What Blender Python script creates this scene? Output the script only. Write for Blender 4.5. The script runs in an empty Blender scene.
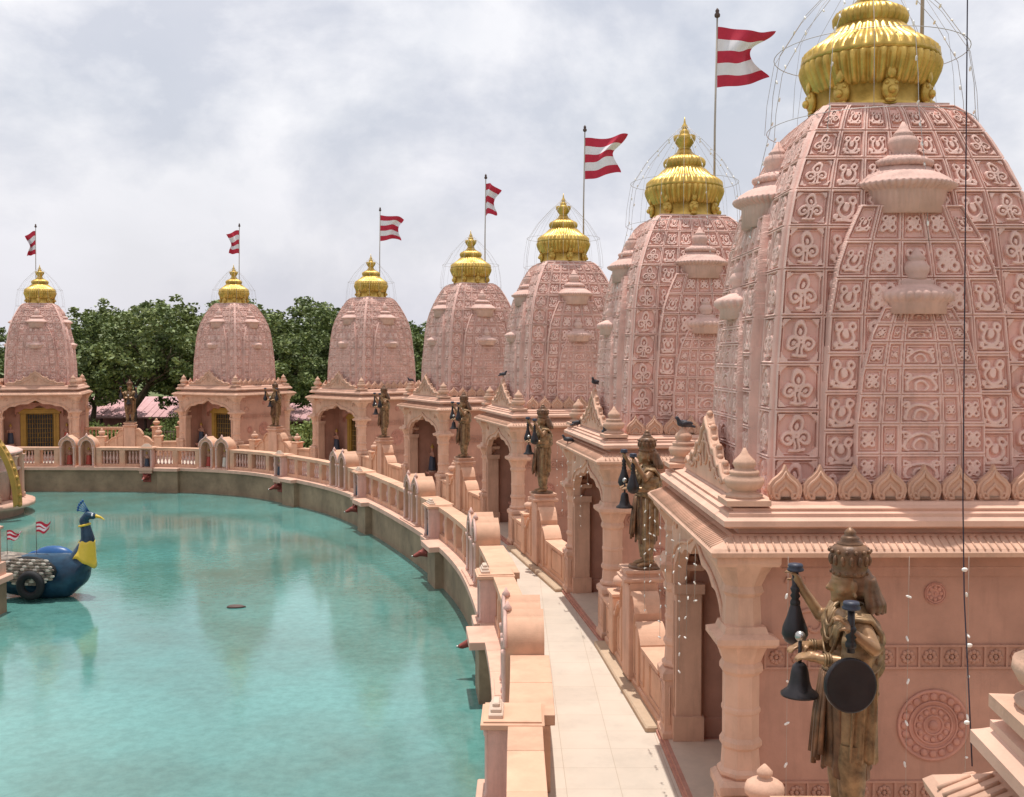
import bpy, bmesh, math, random
import numpy as np
from mathutils import Vector, Matrix, noise
R = math.radians
PI = math.pi
random.seed(7); rng = np.random.default_rng(7)
sc = bpy.context.scene
col = sc.collection

# ------------------------------------------------------------------ camera
CAMZ = 4.76; F = 1050.0; HOR = 357.0
cam = bpy.data.cameras.new('camera'); camo = bpy.data.objects.new('camera', cam); col.objects.link(camo)
cam.sensor_width = 36; cam.lens = 36 * F / 1024
cam.clip_start = 0.05; cam.clip_end = 3000
camo.location = (0, 0, CAMZ)
camo.rotation_euler = (R(90) - math.atan((398.5 - HOR) / F), 0, 0)
sc.camera = camo

# ------------------------------------------------------------------ light
SUN_EL, SUN_AZ = 80.5, -4.0          # azimuth measured from +Y towards +X (where the sun stands)
w = bpy.data.worlds.new('World'); sc.world = w; w.use_nodes = True
nt = w.node_tree; N = nt.nodes; L = nt.links
bg = N['Background']
sky = N.new('ShaderNodeTexSky'); sky.sky_type = 'NISHITA'; sky.sun_disc = False
sky.sun_elevation = R(SUN_EL); sky.sun_rotation = R(SUN_AZ)
sky.air_density = 1.3; sky.dust_density = 3.0; sky.ozone_density = 1.0
tc = N.new('ShaderNodeTexCoord')
mp = N.new('ShaderNodeMapping'); mp.inputs['Scale'].default_value = (1.0, 1.0, 1.35)
mp.inputs['Location'].default_value = (0.35, 0.1, 0.22)
L.new(tc.outputs['Generated'], mp.inputs['Vector'])
n1 = N.new('ShaderNodeTexNoise'); n1.inputs['Scale'].default_value = 2.3; n1.inputs['Detail'].default_value = 9; n1.inputs['Roughness'].default_value = .56
n1.inputs['Distortion'].default_value = .25
L.new(mp.outputs[0], n1.inputs['Vector'])
r1 = N.new('ShaderNodeValToRGB'); r1.color_ramp.elements[0].position = .38; r1.color_ramp.elements[0].color = (.72, .72, .72, 1)
r1.color_ramp.elements[1].position = .60; r1.color_ramp.elements[1].color = (1, 1, 1, 1)
L.new(n1.outputs['Fac'], r1.inputs['Fac'])
n2 = N.new('ShaderNodeTexNoise'); n2.inputs['Scale'].default_value = 3.6; n2.inputs['Detail'].default_value = 9; n2.inputs['Roughness'].default_value = .57; n2.inputs['Distortion'].default_value = .15
L.new(mp.outputs[0], n2.inputs['Vector'])
r2 = N.new('ShaderNodeValToRGB')
r2.color_ramp.elements[0].position = .44; r2.color_ramp.elements[0].color = (7.1, 7.3, 8.1, 1)
r2.color_ramp.elements[1].position = .58; r2.color_ramp.elements[1].color = (10.2, 10.1, 10.4, 1)
L.new(n2.outputs['Fac'], r2.inputs['Fac'])
mx = N.new('ShaderNodeMix'); mx.data_type = 'RGBA'
L.new(r1.outputs[0], mx.inputs[0]); L.new(sky.outputs[0], mx.inputs[6]); L.new(r2.outputs[0], mx.inputs[7])
# haze near the horizon (the air itself, by view direction)
sp = N.new('ShaderNodeSeparateXYZ'); L.new(tc.outputs['Generated'], sp.inputs[0])
mr = N.new('ShaderNodeMapRange'); mr.inputs[1].default_value = 0.0; mr.inputs[2].default_value = .22; mr.inputs[3].default_value = .75; mr.inputs[4].default_value = 0
L.new(sp.outputs[2], mr.inputs[0])
mx2 = N.new('ShaderNodeMix'); mx2.data_type = 'RGBA'; L.new(mr.outputs[0], mx2.inputs[0]); L.new(mx.outputs[2], mx2.inputs[6])
mx2.inputs[7].default_value = (7.3, 7.2, 8.0, 1)
L.new(mx2.outputs[2], bg.inputs['Color']); bg.inputs['Strength'].default_value = .10

sun = bpy.data.lights.new('sun', 'SUN'); suno = bpy.data.objects.new('sun', sun); col.objects.link(suno)
sun.energy = 3.8; sun.angle = R(.6); sun.color = (1, .96, .90)
sd = Vector((math.sin(R(SUN_AZ)) * math.cos(R(SUN_EL)), math.cos(R(SUN_AZ)) * math.cos(R(SUN_EL)), math.sin(R(SUN_EL))))
suno.rotation_euler = sd.to_track_quat('Z', 'Y').to_euler()
suno.location = (0, 0, 60)
sc.view_settings.view_transform = 'Standard'; sc.view_settings.look = 'None'
sc.view_settings.exposure = 0.03; sc.view_settings.gamma = 1; sc.view_settings.use_curve_mapping = False

# ------------------------------------------------------------------ materials
def mat(name, c, rough=.8, metal=0, var=.12, vs=3.0, bump=0, bs=40, c2=None, stain=0, spec=.35, streak=0, tone=0):
    m = bpy.data.materials.new(name); m.use_nodes = True
    nt = m.node_tree; N = nt.nodes; L = nt.links; p = N['Principled BSDF']
    p.inputs['Roughness'].default_value = rough; p.inputs['Metallic'].default_value = metal
    p.inputs['Specular IOR Level'].default_value = spec
    tc = N.new('ShaderNodeTexCoord')
    a = N.new('ShaderNodeTexNoise'); a.inputs['Scale'].default_value = vs; a.inputs['Detail'].default_value = 6; a.inputs['Roughness'].default_value = .6
    L.new(tc.outputs['Object'], a.inputs['Vector'])
    cr = N.new('ShaderNodeValToRGB')
    lo = tuple(x * (1 - var) for x in c) if c2 is None else c2
    hi = tuple(min(1, x * (1 + var)) for x in c)
    cr.color_ramp.elements[0].position = .3; cr.color_ramp.elements[0].color = (*lo, 1)
    cr.color_ramp.elements[1].position = .7; cr.color_ramp.elements[1].color = (*hi, 1)
    L.new(a.outputs['Fac'], cr.inputs['Fac']); out = cr.outputs[0]
    if stain or streak:
        b = N.new('ShaderNodeTexNoise'); b.inputs['Scale'].default_value = 1.0; b.inputs['Detail'].default_value = 8; b.inputs['Roughness'].default_value = .7
        mp = N.new('ShaderNodeMapping'); mp.inputs['Scale'].default_value = (6, 6, .9) if streak else (1.6, 1.6, 1.6)
        L.new(tc.outputs['Object'], mp.inputs[0]); L.new(mp.outputs[0], b.inputs['Vector'])
        sr = N.new('ShaderNodeMapRange'); sr.inputs[1].default_value = .50; sr.inputs[2].default_value = .78; sr.inputs[4].default_value = max(stain, streak)
        L.new(b.outputs['Fac'], sr.inputs[0])
        mm = N.new('ShaderNodeMix'); mm.data_type = 'RGBA'; L.new(sr.outputs[0], mm.inputs[0]); L.new(out, mm.inputs[6])
        mm.inputs[7].default_value = (c[0] * .42, c[1] * .42, c[2] * .42, 1); out = mm.outputs[2]
    if tone:
        oi = N.new('ShaderNodeObjectInfo'); tr_ = N.new('ShaderNodeMapRange'); tr_.inputs[3].default_value = 1 - tone; tr_.inputs[4].default_value = 1 + tone * .6
        L.new(oi.outputs['Random'], tr_.inputs[0]); tv = N.new('ShaderNodeMix'); tv.data_type = 'RGBA'; tv.blend_type = 'MULTIPLY'; tv.inputs[0].default_value = 1
        L.new(out, tv.inputs[6]); L.new(tr_.outputs[0], tv.inputs[7]); out = tv.outputs[2]
    L.new(out, p.inputs['Base Color'])
    if bump:
        b = N.new('ShaderNodeTexNoise'); b.inputs['Scale'].default_value = bs; b.inputs['Detail'].default_value = 5
        L.new(tc.outputs['Object'], b.inputs['Vector'])
        bn = N.new('ShaderNodeBump'); bn.inputs['Strength'].default_value = bump; bn.inputs['Distance'].default_value = .01
        L.new(b.outputs['Fac'], bn.inputs['Height']); L.new(bn.outputs[0], p.inputs['Normal'])
    return m
M = {}
M['tower'] = mat('rose_sandstone', (.69, .445, .375), .75, var=.12, vs=4, bump=.35, bs=60, streak=.5, tone=.06)
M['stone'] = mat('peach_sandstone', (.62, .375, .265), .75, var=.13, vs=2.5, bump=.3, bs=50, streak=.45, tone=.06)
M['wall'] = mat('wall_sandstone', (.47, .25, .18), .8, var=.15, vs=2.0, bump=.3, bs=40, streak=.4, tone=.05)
M['trim'] = mat('trim_sandstone', (.67, .41, .305), .75, var=.12, vs=3, bump=.25, bs=60, stain=.45, tone=.07)
M['parapet'] = mat('parapet_stone', (.66, .39, .26), .8, var=.12, vs=2.5, bump=.25, bs=50, stain=.45, tone=.08)
M['medal'] = mat('carved_brown_stone', (.50, .24, .18), .75, var=.15, vs=6, bump=.2)
M['gold'] = mat('gilt_metal', (.68, .45, .12), .38, .60, var=.2, vs=5, bump=.2, bs=60, c2=(.40, .25, .055), stain=.35)
M['goldpaint'] = mat('gold_paint', (.40, .235, .05), .5, .2, var=.15)
M['bronze'] = mat('bronze_paint', (.20, .105, .055), .42, .25, var=.3, vs=9, c2=(.075, .042, .028), bump=.2, bs=50)
M['bronze_skin'] = mat('bronze_skin', (.40, .235, .115), .38, .25, var=.2, vs=6, c2=(.19, .10, .055))
M['bronze_cloth'] = mat('bronze_cloth', (.32, .20, .10), .45, .25, var=.25, vs=12, c2=(.11, .065, .035))
M['darkmetal'] = mat('dark_iron', (.045, .04, .042), .4, .6, var=.3)
M['bluecap'] = mat('blue_plastic', (.045, .05, .075), .45)
M['silver'] = mat('steel', (.5, .48, .45), .3, .9)
M['wire'] = mat('thin_wire', (.42, .36, .30), .5, .3)
M['black'] = mat('black_cable', (.03, .02, .035), .6)
M['bulb'] = mat('milky_bulb', (.86, .82, .76), .3)
M['net'] = mat('grey_wire', (.46, .43, .41), .5, .4)
M['red'] = mat('red_cloth', (.52, .03, .06), .8, var=.12)
M['white'] = mat('white_cloth', (.80, .76, .78), .8, var=.05)
M['door'] = mat('dark_grille', (.03, .025, .022), .5)
M['dark_in'] = mat('dark_room', (.05, .04, .035), .9)
M['poolwall'] = mat('pool_wall_stone', (.30, .205, .13), .7, var=.3, vs=1.2, stain=.6, bump=.3, bs=20)
M['pale'] = mat('pale_stone', (.62, .47, .37), .8, var=.08, stain=.3)
M['bluepaint'] = mat('blue_paint', (.018, .055, .095), .25, var=.3, vs=3, c2=(.010, .028, .055), bump=.3, bs=14)
M['bluebright'] = mat('bright_blue_paint', (.02, .09, .25), .35, var=.2)
M['yellow'] = mat('yellow_paint', (.75, .52, .06), .4)
M['feather'] = mat('feather_paint', (.34, .28, .22), .5, var=.3, vs=6, c2=(.05, .035, .035))
M['rubber'] = mat('black_rubber', (.018, .018, .02), .7, bump=.3)
M['spout'] = mat('maroon_paint', (.26, .055, .04), .5, var=.3)
M['skinpaint'] = mat('painted_skin', (.45, .22, .15), .6)
M['robe_red'] = mat('red_robe', (.42, .07, .05), .6)
M['robe_white'] = mat('white_robe', (.65, .58, .50), .6)
M['robe_blue'] = mat('blue_robe', (.05, .055, .08), .6)
M['bird'] = mat('dark_feathers', (.045, .045, .055), .5, var=.5, vs=30)
M['bark'] = mat('bark', (.11, .08, .055), .9, var=.3, vs=6)
M['pinkroof'] = mat('pink_sheet_roof', (.62, .36, .36), .7, var=.1)
M['pinkwall'] = mat('pink_plaster', (.42, .20, .17), .8)
M['iron'] = mat('brown_iron', (.10, .06, .05), .6)
M['grass'] = mat('grass', (.075, .12, .03), .95, var=.4, vs=1.5, c2=(.11, .10, .045))
def leafmat(name, c):
    m = mat(name, c, .55, var=.45, vs=.9, c2=(c[0] * .45, c[1] * .5, c[2] * .45))
    p = m.node_tree.nodes['Principled BSDF']; p.inputs['Subsurface Weight'].default_value = 0
    return m
M['leafA'] = leafmat('leaf_dark', (.125, .165, .058))
M['leafB'] = leafmat('leaf_olive', (.18, .21, .068))
M['leafC'] = leafmat('leaf_bright', (.23, .28, .085))
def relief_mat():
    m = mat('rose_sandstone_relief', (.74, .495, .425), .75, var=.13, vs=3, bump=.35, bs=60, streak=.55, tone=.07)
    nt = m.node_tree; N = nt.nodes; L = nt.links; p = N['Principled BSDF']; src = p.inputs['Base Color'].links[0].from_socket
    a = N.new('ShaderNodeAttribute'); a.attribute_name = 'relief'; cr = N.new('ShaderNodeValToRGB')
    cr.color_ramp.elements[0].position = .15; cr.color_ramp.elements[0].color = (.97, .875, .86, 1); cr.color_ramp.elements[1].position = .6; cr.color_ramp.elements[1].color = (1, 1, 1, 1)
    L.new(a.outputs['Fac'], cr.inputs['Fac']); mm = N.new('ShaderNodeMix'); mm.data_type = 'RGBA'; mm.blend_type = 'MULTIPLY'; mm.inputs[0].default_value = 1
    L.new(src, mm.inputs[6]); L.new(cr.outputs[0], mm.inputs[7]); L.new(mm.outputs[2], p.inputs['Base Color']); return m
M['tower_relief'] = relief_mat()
M['tan'] = mat('tan_stone', (.50, .37, .255), .8, var=.1, stain=.3)
# floor: pale polished slabs with joints
def floor_mat():
    m = mat('pale_marble_slabs', (.63, .54, .45), .45, var=.07, vs=1.2, stain=.28)
    nt = m.node_tree; N = nt.nodes; L = nt.links; p = N['Principled BSDF']
    src = p.inputs['Base Color'].links[0].from_socket
    tc = N.new('ShaderNodeTexCoord'); b = N.new('ShaderNodeTexBrick')
    b.inputs['Scale'].default_value = 1.0; b.inputs['Brick Width'].default_value = .6; b.inputs['Row Height'].default_value = .6; b.offset = 0
    b.inputs['Mortar Size'].default_value = .004; b.inputs['Color1'].default_value = (1, 1, 1, 1); b.inputs['Color2'].default_value = (.97, .965, .96, 1); b.inputs['Mortar'].default_value = (.76, .70, .64, 1)
    L.new(tc.outputs['Object'], b.inputs['Vector'])
    mm = N.new('ShaderNodeMix'); mm.data_type = 'RGBA'; mm.blend_type = 'MULTIPLY'; mm.inputs[0].default_value = 1
    L.new(src, mm.inputs[6]); L.new(b.outputs[0], mm.inputs[7]); L.new(mm.outputs[2], p.inputs['Base Color'])
    return m
M['floor'] = floor_mat()
def water_mat():
    m = bpy.data.materials.new('pool_water'); m.use_nodes = True
    nt = m.node_tree; N = nt.nodes; L = nt.links; p = N['Principled BSDF']
    p.inputs['Roughness'].default_value = .04; p.inputs['IOR'].default_value = 1.42; p.inputs['Specular IOR Level'].default_value = .75
    tc = N.new('ShaderNodeTexCoord')
    a = N.new('ShaderNodeTexNoise'); a.inputs['Scale'].default_value = .22; a.inputs['Detail'].default_value = 7; a.inputs['Roughness'].default_value = .62
    L.new(tc.outputs['Object'], a.inputs['Vector'])
    cr = N.new('ShaderNodeValToRGB'); e = cr.color_ramp.elements
    e[0].position = .32; e[0].color = (.080, .170, .140, 1); e[1].position = .60; e[1].color = (.105, .285, .258, 1)
    L.new(a.outputs['Fac'], cr.inputs['Fac'])
    a2 = N.new('ShaderNodeTexNoise'); a2.inputs['Scale'].default_value = 5.0; a2.inputs['Detail'].default_value = 8; a2.inputs['Roughness'].default_value = .75
    L.new(tc.outputs['Object'], a2.inputs['Vector'])
    c2 = N.new('ShaderNodeValToRGB'); e = c2.color_ramp.elements; e[0].position = .38; e[0].color = (.82, .86, .85, 1); e[1].position = .62; e[1].color = (1.14, 1.10, 1.10, 1)
    L.new(a2.outputs['Fac'], c2.inputs['Fac'])
    mm = N.new('ShaderNodeMix'); mm.data_type = 'RGBA'; mm.blend_type = 'MULTIPLY'; mm.inputs[0].default_value = 1
    L.new(cr.outputs[0], mm.inputs[6]); L.new(c2.outputs[0], mm.inputs[7]); L.new(mm.outputs[2], p.inputs['Base Color'])
    mp = N.new('ShaderNodeMapping'); mp.inputs['Scale'].default_value = (1, 1.25, 1); mp.inputs['Rotation'].default_value = (0, 0, .5)
    L.new(tc.outputs['Object'], mp.inputs[0])
    b1 = N.new('ShaderNodeTexNoise'); b1.inputs['Scale'].default_value = 3.0; b1.inputs['Detail'].default_value = 5; b1.inputs['Roughness'].default_value = .55; b1.inputs['Distortion'].default_value = .4
    L.new(mp.outputs[0], b1.inputs['Vector'])
    bn = N.new('ShaderNodeBump'); bn.inputs['Strength'].default_value = .10; bn.inputs['Distance'].default_value = .022
    b2 = N.new('ShaderNodeTexNoise'); b2.inputs['Scale'].default_value = 12; b2.inputs['Detail'].default_value = 5; b2.inputs['Roughness'].default_value = .7
    L.new(mp.outputs[0], b2.inputs['Vector']); ad = N.new('ShaderNodeMath'); ad.operation = 'MULTIPLY_ADD'; ad.inputs[1].default_value = .38
    L.new(b2.outputs['Fac'], ad.inputs[0]); L.new(b1.outputs['Fac'], ad.inputs[2])
    L.new(ad.outputs[0], bn.inputs['Height']); L.new(bn.outputs[0], p.inputs['Normal'])
    return m
M['water'] = water_mat()

# ------------------------------------------------------------------ helpers
class MB:
    """collects shapes for ONE mesh"""
    def __init__(s): s.v = []; s.f = []; s.mi = []; s.sm = []
    def add(s, vs, fs, mi=0, smooth=False, mtx=None):
        o = len(s.v)
        if mtx is not None: vs = [mtx @ Vector(p) for p in vs]
        s.v += [tuple(p) for p in vs]; s.f += [tuple(i + o for i in f) for f in fs]
        s.mi += [mi] * len(fs); s.sm += [smooth] * len(fs)
    def box(s, x0, x1, y0, y1, z0, z1, mi=0, mtx=None, b=0.0):
        if b > 0:
            # chamfered top and vertical edges
            vs = []
            for (z, i) in ((z0, 0), (z1 - b, 0), (z1, b)):
                for (x, y, ax, ay) in ((x0, y0, 1, 1), (x1, y0, -1, 1), (x1, y1, -1, -1), (x0, y1, 1, -1)):
                    c = b
                    pts = [(x + ax * (i + c), y + ay * i), (x + ax * i, y + ay * (i + c))]
                    if (ax, ay) in ((1, 1), (-1, -1)): pts = [pts[1], pts[0]]
                    vs += [(p[0], p[1], z) for p in pts]
            fs = []
            for k in range(2):
                for j in range(8): fs.append((k * 8 + j, k * 8 + (j + 1) % 8, (k + 1) * 8 + (j + 1) % 8, (k + 1) * 8 + j))
            fs.append(tuple(range(16, 24))); fs.append(tuple(range(7, -1, -1)))
            s.add(vs, fs, mi, mtx=mtx); return
        vs = [(x, y, z) for z in (z0, z1) for (x, y) in ((x0, y0), (x1, y0), (x1, y1), (x0, y1))]
        s.add(vs, [(3, 2, 1, 0), (4, 5, 6, 7), (0, 1, 5, 4), (1, 2, 6, 5), (2, 3, 7, 6), (3, 0, 4, 7)], mi, mtx=mtx)
    def lathe(s, prof, n=24, c=(0, 0, 0), mi=0, smooth=True, mtx=None, rib=0, ribn=0, ph=0, caps=True, ribf=None):
        vs = []
        for k, (r, z) in enumerate(prof):
            for j in range(n):
                a = 2 * PI * j / n + ph
                rr = r
                if rib and (ribf is None or ribf[k]): rr = r * (1 + rib * (ribf[k] if ribf else 1) * (abs(math.cos(a * ribn / 2)) - .6))
                vs.append((c[0] + rr * math.cos(a), c[1] + rr * math.sin(a), c[2] + z))
        fs = []
        for k in range(len(prof) - 1):
            for j in range(n): fs.append((k * n + j, k * n + (j + 1) % n, (k + 1) * n + (j + 1) % n, (k + 1) * n + j))
        if caps:
            fs.append(tuple(range(n - 1, -1, -1))); q = (len(prof) - 1) * n; fs.append(tuple(range(q, q + n)))
        s.add(vs, fs, mi, smooth, mtx)
    def square(s, prof, mi=0, mtx=None, cx=0, cy=0, aspect=(1, 1)):
        vs = []
        for h, z in prof:
            for sx, sy in ((-1, -1), (1, -1), (1, 1), (-1, 1)): vs.append((cx + sx * h * aspect[0], cy + sy * h * aspect[1], z))
        fs = []
        for k in range(len(prof) - 1):
            for j in range(4): fs.append((k * 4 + j, k * 4 + (j + 1) % 4, (k + 1) * 4 + (j + 1) % 4, (k + 1) * 4 + j))
        fs.append((3, 2, 1, 0)); q = (len(prof) - 1) * 4; fs.append((q, q + 1, q + 2, q + 3))
        s.add(vs, fs, mi, mtx=mtx)
    def tube(s, pts, r, n=6, mi=0, closed=False, mtx=None, smooth=True):
        pts = [Vector(p) for p in pts]; m = len(pts); rs = r if isinstance(r, (list, tuple)) else [r] * m
        vs = []; up = Vector((0, 0, 1)); prev = None
        for i, p in enumerate(pts):
            if closed: t = pts[(i + 1) % m] - pts[i - 1]
            else: t = pts[min(i + 1, m - 1)] - pts[max(i - 1, 0)]
            t.normalize()
            if prev is None:
                a = t.cross(up)
                if a.length < .05: a = t.cross(Vector((1, 0, 0)))
            else: a = prev - t * prev.dot(t)
            a.normalize(); b = t.cross(a); prev = a
            for j in range(n):
                q = 2 * PI * j / n; vs.append(p + (a * math.cos(q) + b * math.sin(q)) * rs[i])
        fs = []
        for i in range(m if closed else m - 1):
            for j in range(n): fs.append((i * n + j, ((i + 1) % m) * n + j, ((i + 1) % m) * n + (j + 1) % n, i * n + (j + 1) % n))
        if not closed: fs.append(tuple(range(n))); fs.append(tuple(range(m * n - 1, m * n - n - 1, -1)))
        s.add(vs, fs, mi, smooth, mtx)
    def ball(s, c, r, n=12, mi=0, mtx=None, sz=(1, 1, 1)):
        m = max(6, n // 2); prof = []
        vs = []; fs = []
        for k in range(m + 1):
            t = PI * k / m
            for j in range(n):
                a = 2 * PI * j / n
                vs.append((c[0] + r * sz[0] * math.sin(t) * math.cos(a), c[1] + r * sz[1] * math.sin(t) * math.sin(a), c[2] - r * sz[2] * math.cos(t)))
        for k in range(m):
            for j in range(n): fs.append((k * n + j, k * n + (j + 1) % n, (k + 1) * n + (j + 1) % n, (k + 1) * n + j))
        s.add(vs, fs, mi, True, mtx)
    def extrude(s, poly, axis, a0, a1, mi=0, mtx=None):
        """convex or simple polygon in the plane normal to axis; (p,q) -> for 'x': (y,z); 'y': (x,z); 'z': (x,y)"""
        n = len(poly)
        def P(p, a):
            return (a, p[0], p[1]) if axis == 'x' else ((p[0], a, p[1]) if axis == 'y' else (p[0], p[1], a))
        vs = [P(p, a0) for p in poly] + [P(p, a1) for p in poly]
        fs = [tuple(range(n)), tuple(range(2 * n - 1, n - 1, -1))] + [(i, i + n, (i + 1) % n + n, (i + 1) % n) for i in range(n)]
        s.add(vs, fs, mi, mtx=mtx)
    def build(s, name, mats, parent=None, loc=(0, 0, 0), rz=0, bevel=0, fix=True):
        me = bpy.data.meshes.new(name)
        me.from_pydata(s.v, [], s.f)
        if not isinstance(mats, (list, tuple)): mats = [mats]
        for m_ in mats: me.materials.append(m_)
        me.polygons.foreach_set('material_index', s.mi); me.polygons.foreach_set('use_smooth', s.sm)
        if fix:
            bm = bmesh.new(); bm.from_mesh(me); bmesh.ops.recalc_face_normals(bm, faces=bm.faces); bm.to_mesh(me); bm.free()
        me.update()
        o = bpy.data.objects.new(name, me); col.objects.link(o); o.location = loc; o.rotation_euler = (0, 0, rz)
        if parent: o.parent = parent
        if bevel:
            md = o.modifiers.new('bevel', 'BEVEL'); md.width = bevel; md.segments = 2; md.limit_method = 'ANGLE'; md.angle_limit = R(40)
        return o
def tag(o, label=None, cat=None, group=None, kind=None):
    if label: o['label'] = label
    if cat: o['category'] = cat
    if group: o['group'] = group
    if kind: o['kind'] = kind
    return o
def empty(name, loc=(0, 0, 0), rz=0, label=None, cat=None, group=None):
    o = bpy.data.objects.new(name, None); col.objects.link(o); o.location = loc; o.rotation_euler = (0, 0, rz); o.empty_display_size = .2
    return tag(o, label, cat, group)
def copy_tree(o, parent=None):
    kids = [c for c in o.children]
    c = o.copy(); col.objects.link(c); c.parent = parent
    for ch in kids: copy_tree(ch, c)
    return c
def place(o, first, loc, rz=0, label=None, cat=None, group=None, scale=None):
    c = o if first else copy_tree(o)
    c.location = loc; c.rotation_euler = (0, 0, rz)
    if scale: c.scale = (scale,) * 3
    return tag(c, label, cat, group)
def pix(px, y, D):
    return Vector(((px - 512) / F * D, D, CAMZ - (y - HOR) / F * D))

# ------------------------------------------------------------------ layout
SH = [  # x, y, theta  (front towards the pool)
    (3.49, 1.98, -6), (3.77, 11.2, 0.5), (3.16, 19.4, 7), (1.38, 28.4, 14), (-1.43, 36.6, 25), (-6.02, 45.0, 43), (-13.2, 50.0, 61), (-22.4, 50.0, 105)]
# rail centre line from near to far
RAIL = [(0.30, -12), (.24, -4), (.14, 4), (.13, 10), (.14, 14.4), (-.10, 18), (-.72, 23), (-1.55, 26.6), (-2.66, 30), (-4.55, 34.8), (-6.15, 38), (-8.3, 41.0), (-10.9, 43.6), (-14, 45.0), (-18, 45.35), (-24, 45.4), (-34, 45.4), (-44, 43)]
def catmull(P, sub=24):
    P = [Vector(p) for p in P]; out = []
    for i in range(len(P) - 1):
        a = P[max(i - 1, 0)]; b = P[i]; c = P[i + 1]; d = P[min(i + 2, len(P) - 1)]
        # centripetal-ish via plain CR on scaled tangents
        l = (c - b).length
        t1 = (c - a) * (l / max(.01, (c - a).length)); t2 = (d - b) * (l / max(.01, (d - b).length))
        for k in range(sub):
            t = k / sub; h1 = 2 * t**3 - 3 * t**2 + 1; h2 = -2 * t**3 + 3 * t**2; h3 = t**3 - 2 * t**2 + t; h4 = t**3 - t**2
            out.append(b * h1 + c * h2 + t1 * h3 + t2 * h4)
    out.append(P[-1]); return out
CUR = catmull(RAIL)
ARC = [0]
for i in range(1, len(CUR)): ARC.append(ARC[-1] + (CUR[i] - CUR[i - 1]).length)
def at(s):
    """point, tangent, outward (shrine side) normal on the rail line"""
    s = max(0, min(ARC[-1] - 1e-4, s)); import bisect
    i = bisect.bisect_right(ARC, s) - 1; i = min(i, len(CUR) - 2)
    t = (s - ARC[i]) / (ARC[i + 1] - ARC[i]); p = CUR[i].lerp(CUR[i + 1], t)
    a = CUR[max(i - 2, 0)]; b = CUR[min(i + 3, len(CUR) - 1)]; tg = (b - a).normalized()
    return p, tg, Vector((tg.y, -tg.x))
def nearest(x, y):
    best = min(range(len(CUR)), key=lambda i: (CUR[i] - Vector((x, y))).length); return ARC[best]
def offs(d, s0=0, s1=None, step=.5):
    s1 = ARC[-1] if s1 is None else s1; n = max(2, int((s1 - s0) / step)); r = []
    for i in range(n + 1):
        p, t, nn = at(s0 + (s1 - s0) * i / n); r.append(p + nn * d)
    return r
WATER_Z = -1.03
# ground / terrain
g = MB(); g.box(-400, 400, -120, 900, -.7, -.55)
# one big sheet with a hole would be wasteful: the pool lies in front, so cut the ground as strips along the outer side
ground = MB()
o1 = offs(2.6); o2 = [(p.x, p.y) for p in o1]
far = []
for i, p in enumerate(o1):
    q, t, nn = at(ARC[-1] * i / (len(o1) - 1)); 
    a = math.atan2(p.y - 15, p.x + 18); far.append((-18 + 700 * math.cos(a), 15 + 700 * math.sin(a)))
mid = [((p.x * .96 + f[0] * .04), (p.y * .96 + f[1] * .04)) for p, f in zip(o1, far)]
vs = [(x, y, -.12) for x, y in o2] + [(x, y, -.35) for x, y in mid] + [(x, y, -.35) for x, y in far]; n = len(o2)
ground.add(vs, [(k * n + i, k * n + i + 1, (k + 1) * n + i + 1, (k + 1) * n + i) for k in range(2) for i in range(n - 1)])
tag(ground.build('ground', M['grass']), kind='structure')
gl = MB(); gl.box(-420, -46, -200, 60, -.8, -.36); tag(gl.build('ground', M['grass']), kind='structure')
gl = MB(); gl.box(-46, 60, -200, -12, -.8, -.36); tag(gl.build('ground', M['grass']), kind='structure')
# walkway: follows the pool, wide enough to run under the shrines
wk = MB(); a = offs(-.1, step=.4); b = offs(8.2, step=.4); n = len(a)
vs = [(p.x, p.y, 0) for p in a] + [(p.x, p.y, 0) for p in b] + [(p.x, p.y, -.4) for p in b]
wk.add(vs, [(k * n + i, k * n + i + 1, (k + 1) * n + i + 1, (k + 1) * n + i) for k in range(2) for i in range(n - 1)])
tag(wk.build('walkway', M['floor']), kind='structure')
wt = MB(); wt.add([(-50, -14, WATER_Z), (3, -14, WATER_Z), (3, 48, WATER_Z), (-50, 48, WATER_Z)], [(0, 1, 2, 3)])
tag(wt.build('water', M['water']), kind='structure')

# pool wall + ledge
LEDW = -.42
pw = MB(); a = offs(-.30, step=.4); n = len(a)
vs = [(p.x, p.y, -1.6) for p in a] + [(p.x, p.y, -.06) for p in a]
pw.add(vs, [(i, i + 1, n + i + 1, n + i) for i in range(n - 1)])
root = empty('pool_wall', (0, 0, 0), label='long curved wall of the pool above the turquoise water', cat='pool wall')
pw.build('wall_face', M['poolwall'], root); pool_wall = root
nl_ = int(ARC[-1] / 1.15)
for k in range(nl_):
    a0, a1 = ARC[-1] * k / nl_ + .002, ARC[-1] * (k + 1) / nl_ - .002
    ld = MB(); vs = []
    for q_ in range(4):
        p, t, nn = at(a0 + (a1 - a0) * q_ / 3)
        for d, z in ((LEDW, -.10), (LEDW, .03), (0, .03), (0, -.10)): vs.append((p.x + nn.x * d, p.y + nn.y * d, z))
    ld.add(vs, [(q_ * 4 + m_, q_ * 4 + (m_ + 1) % 4, q_ * 4 + 4 + (m_ + 1) % 4, q_ * 4 + 4 + m_) for q_ in range(3) for m_ in range(4)] + [(0, 1, 2, 3), (15, 14, 13, 12)])
    ld.build('ledge_slab', M['trim'], root, bevel=.006)
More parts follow.
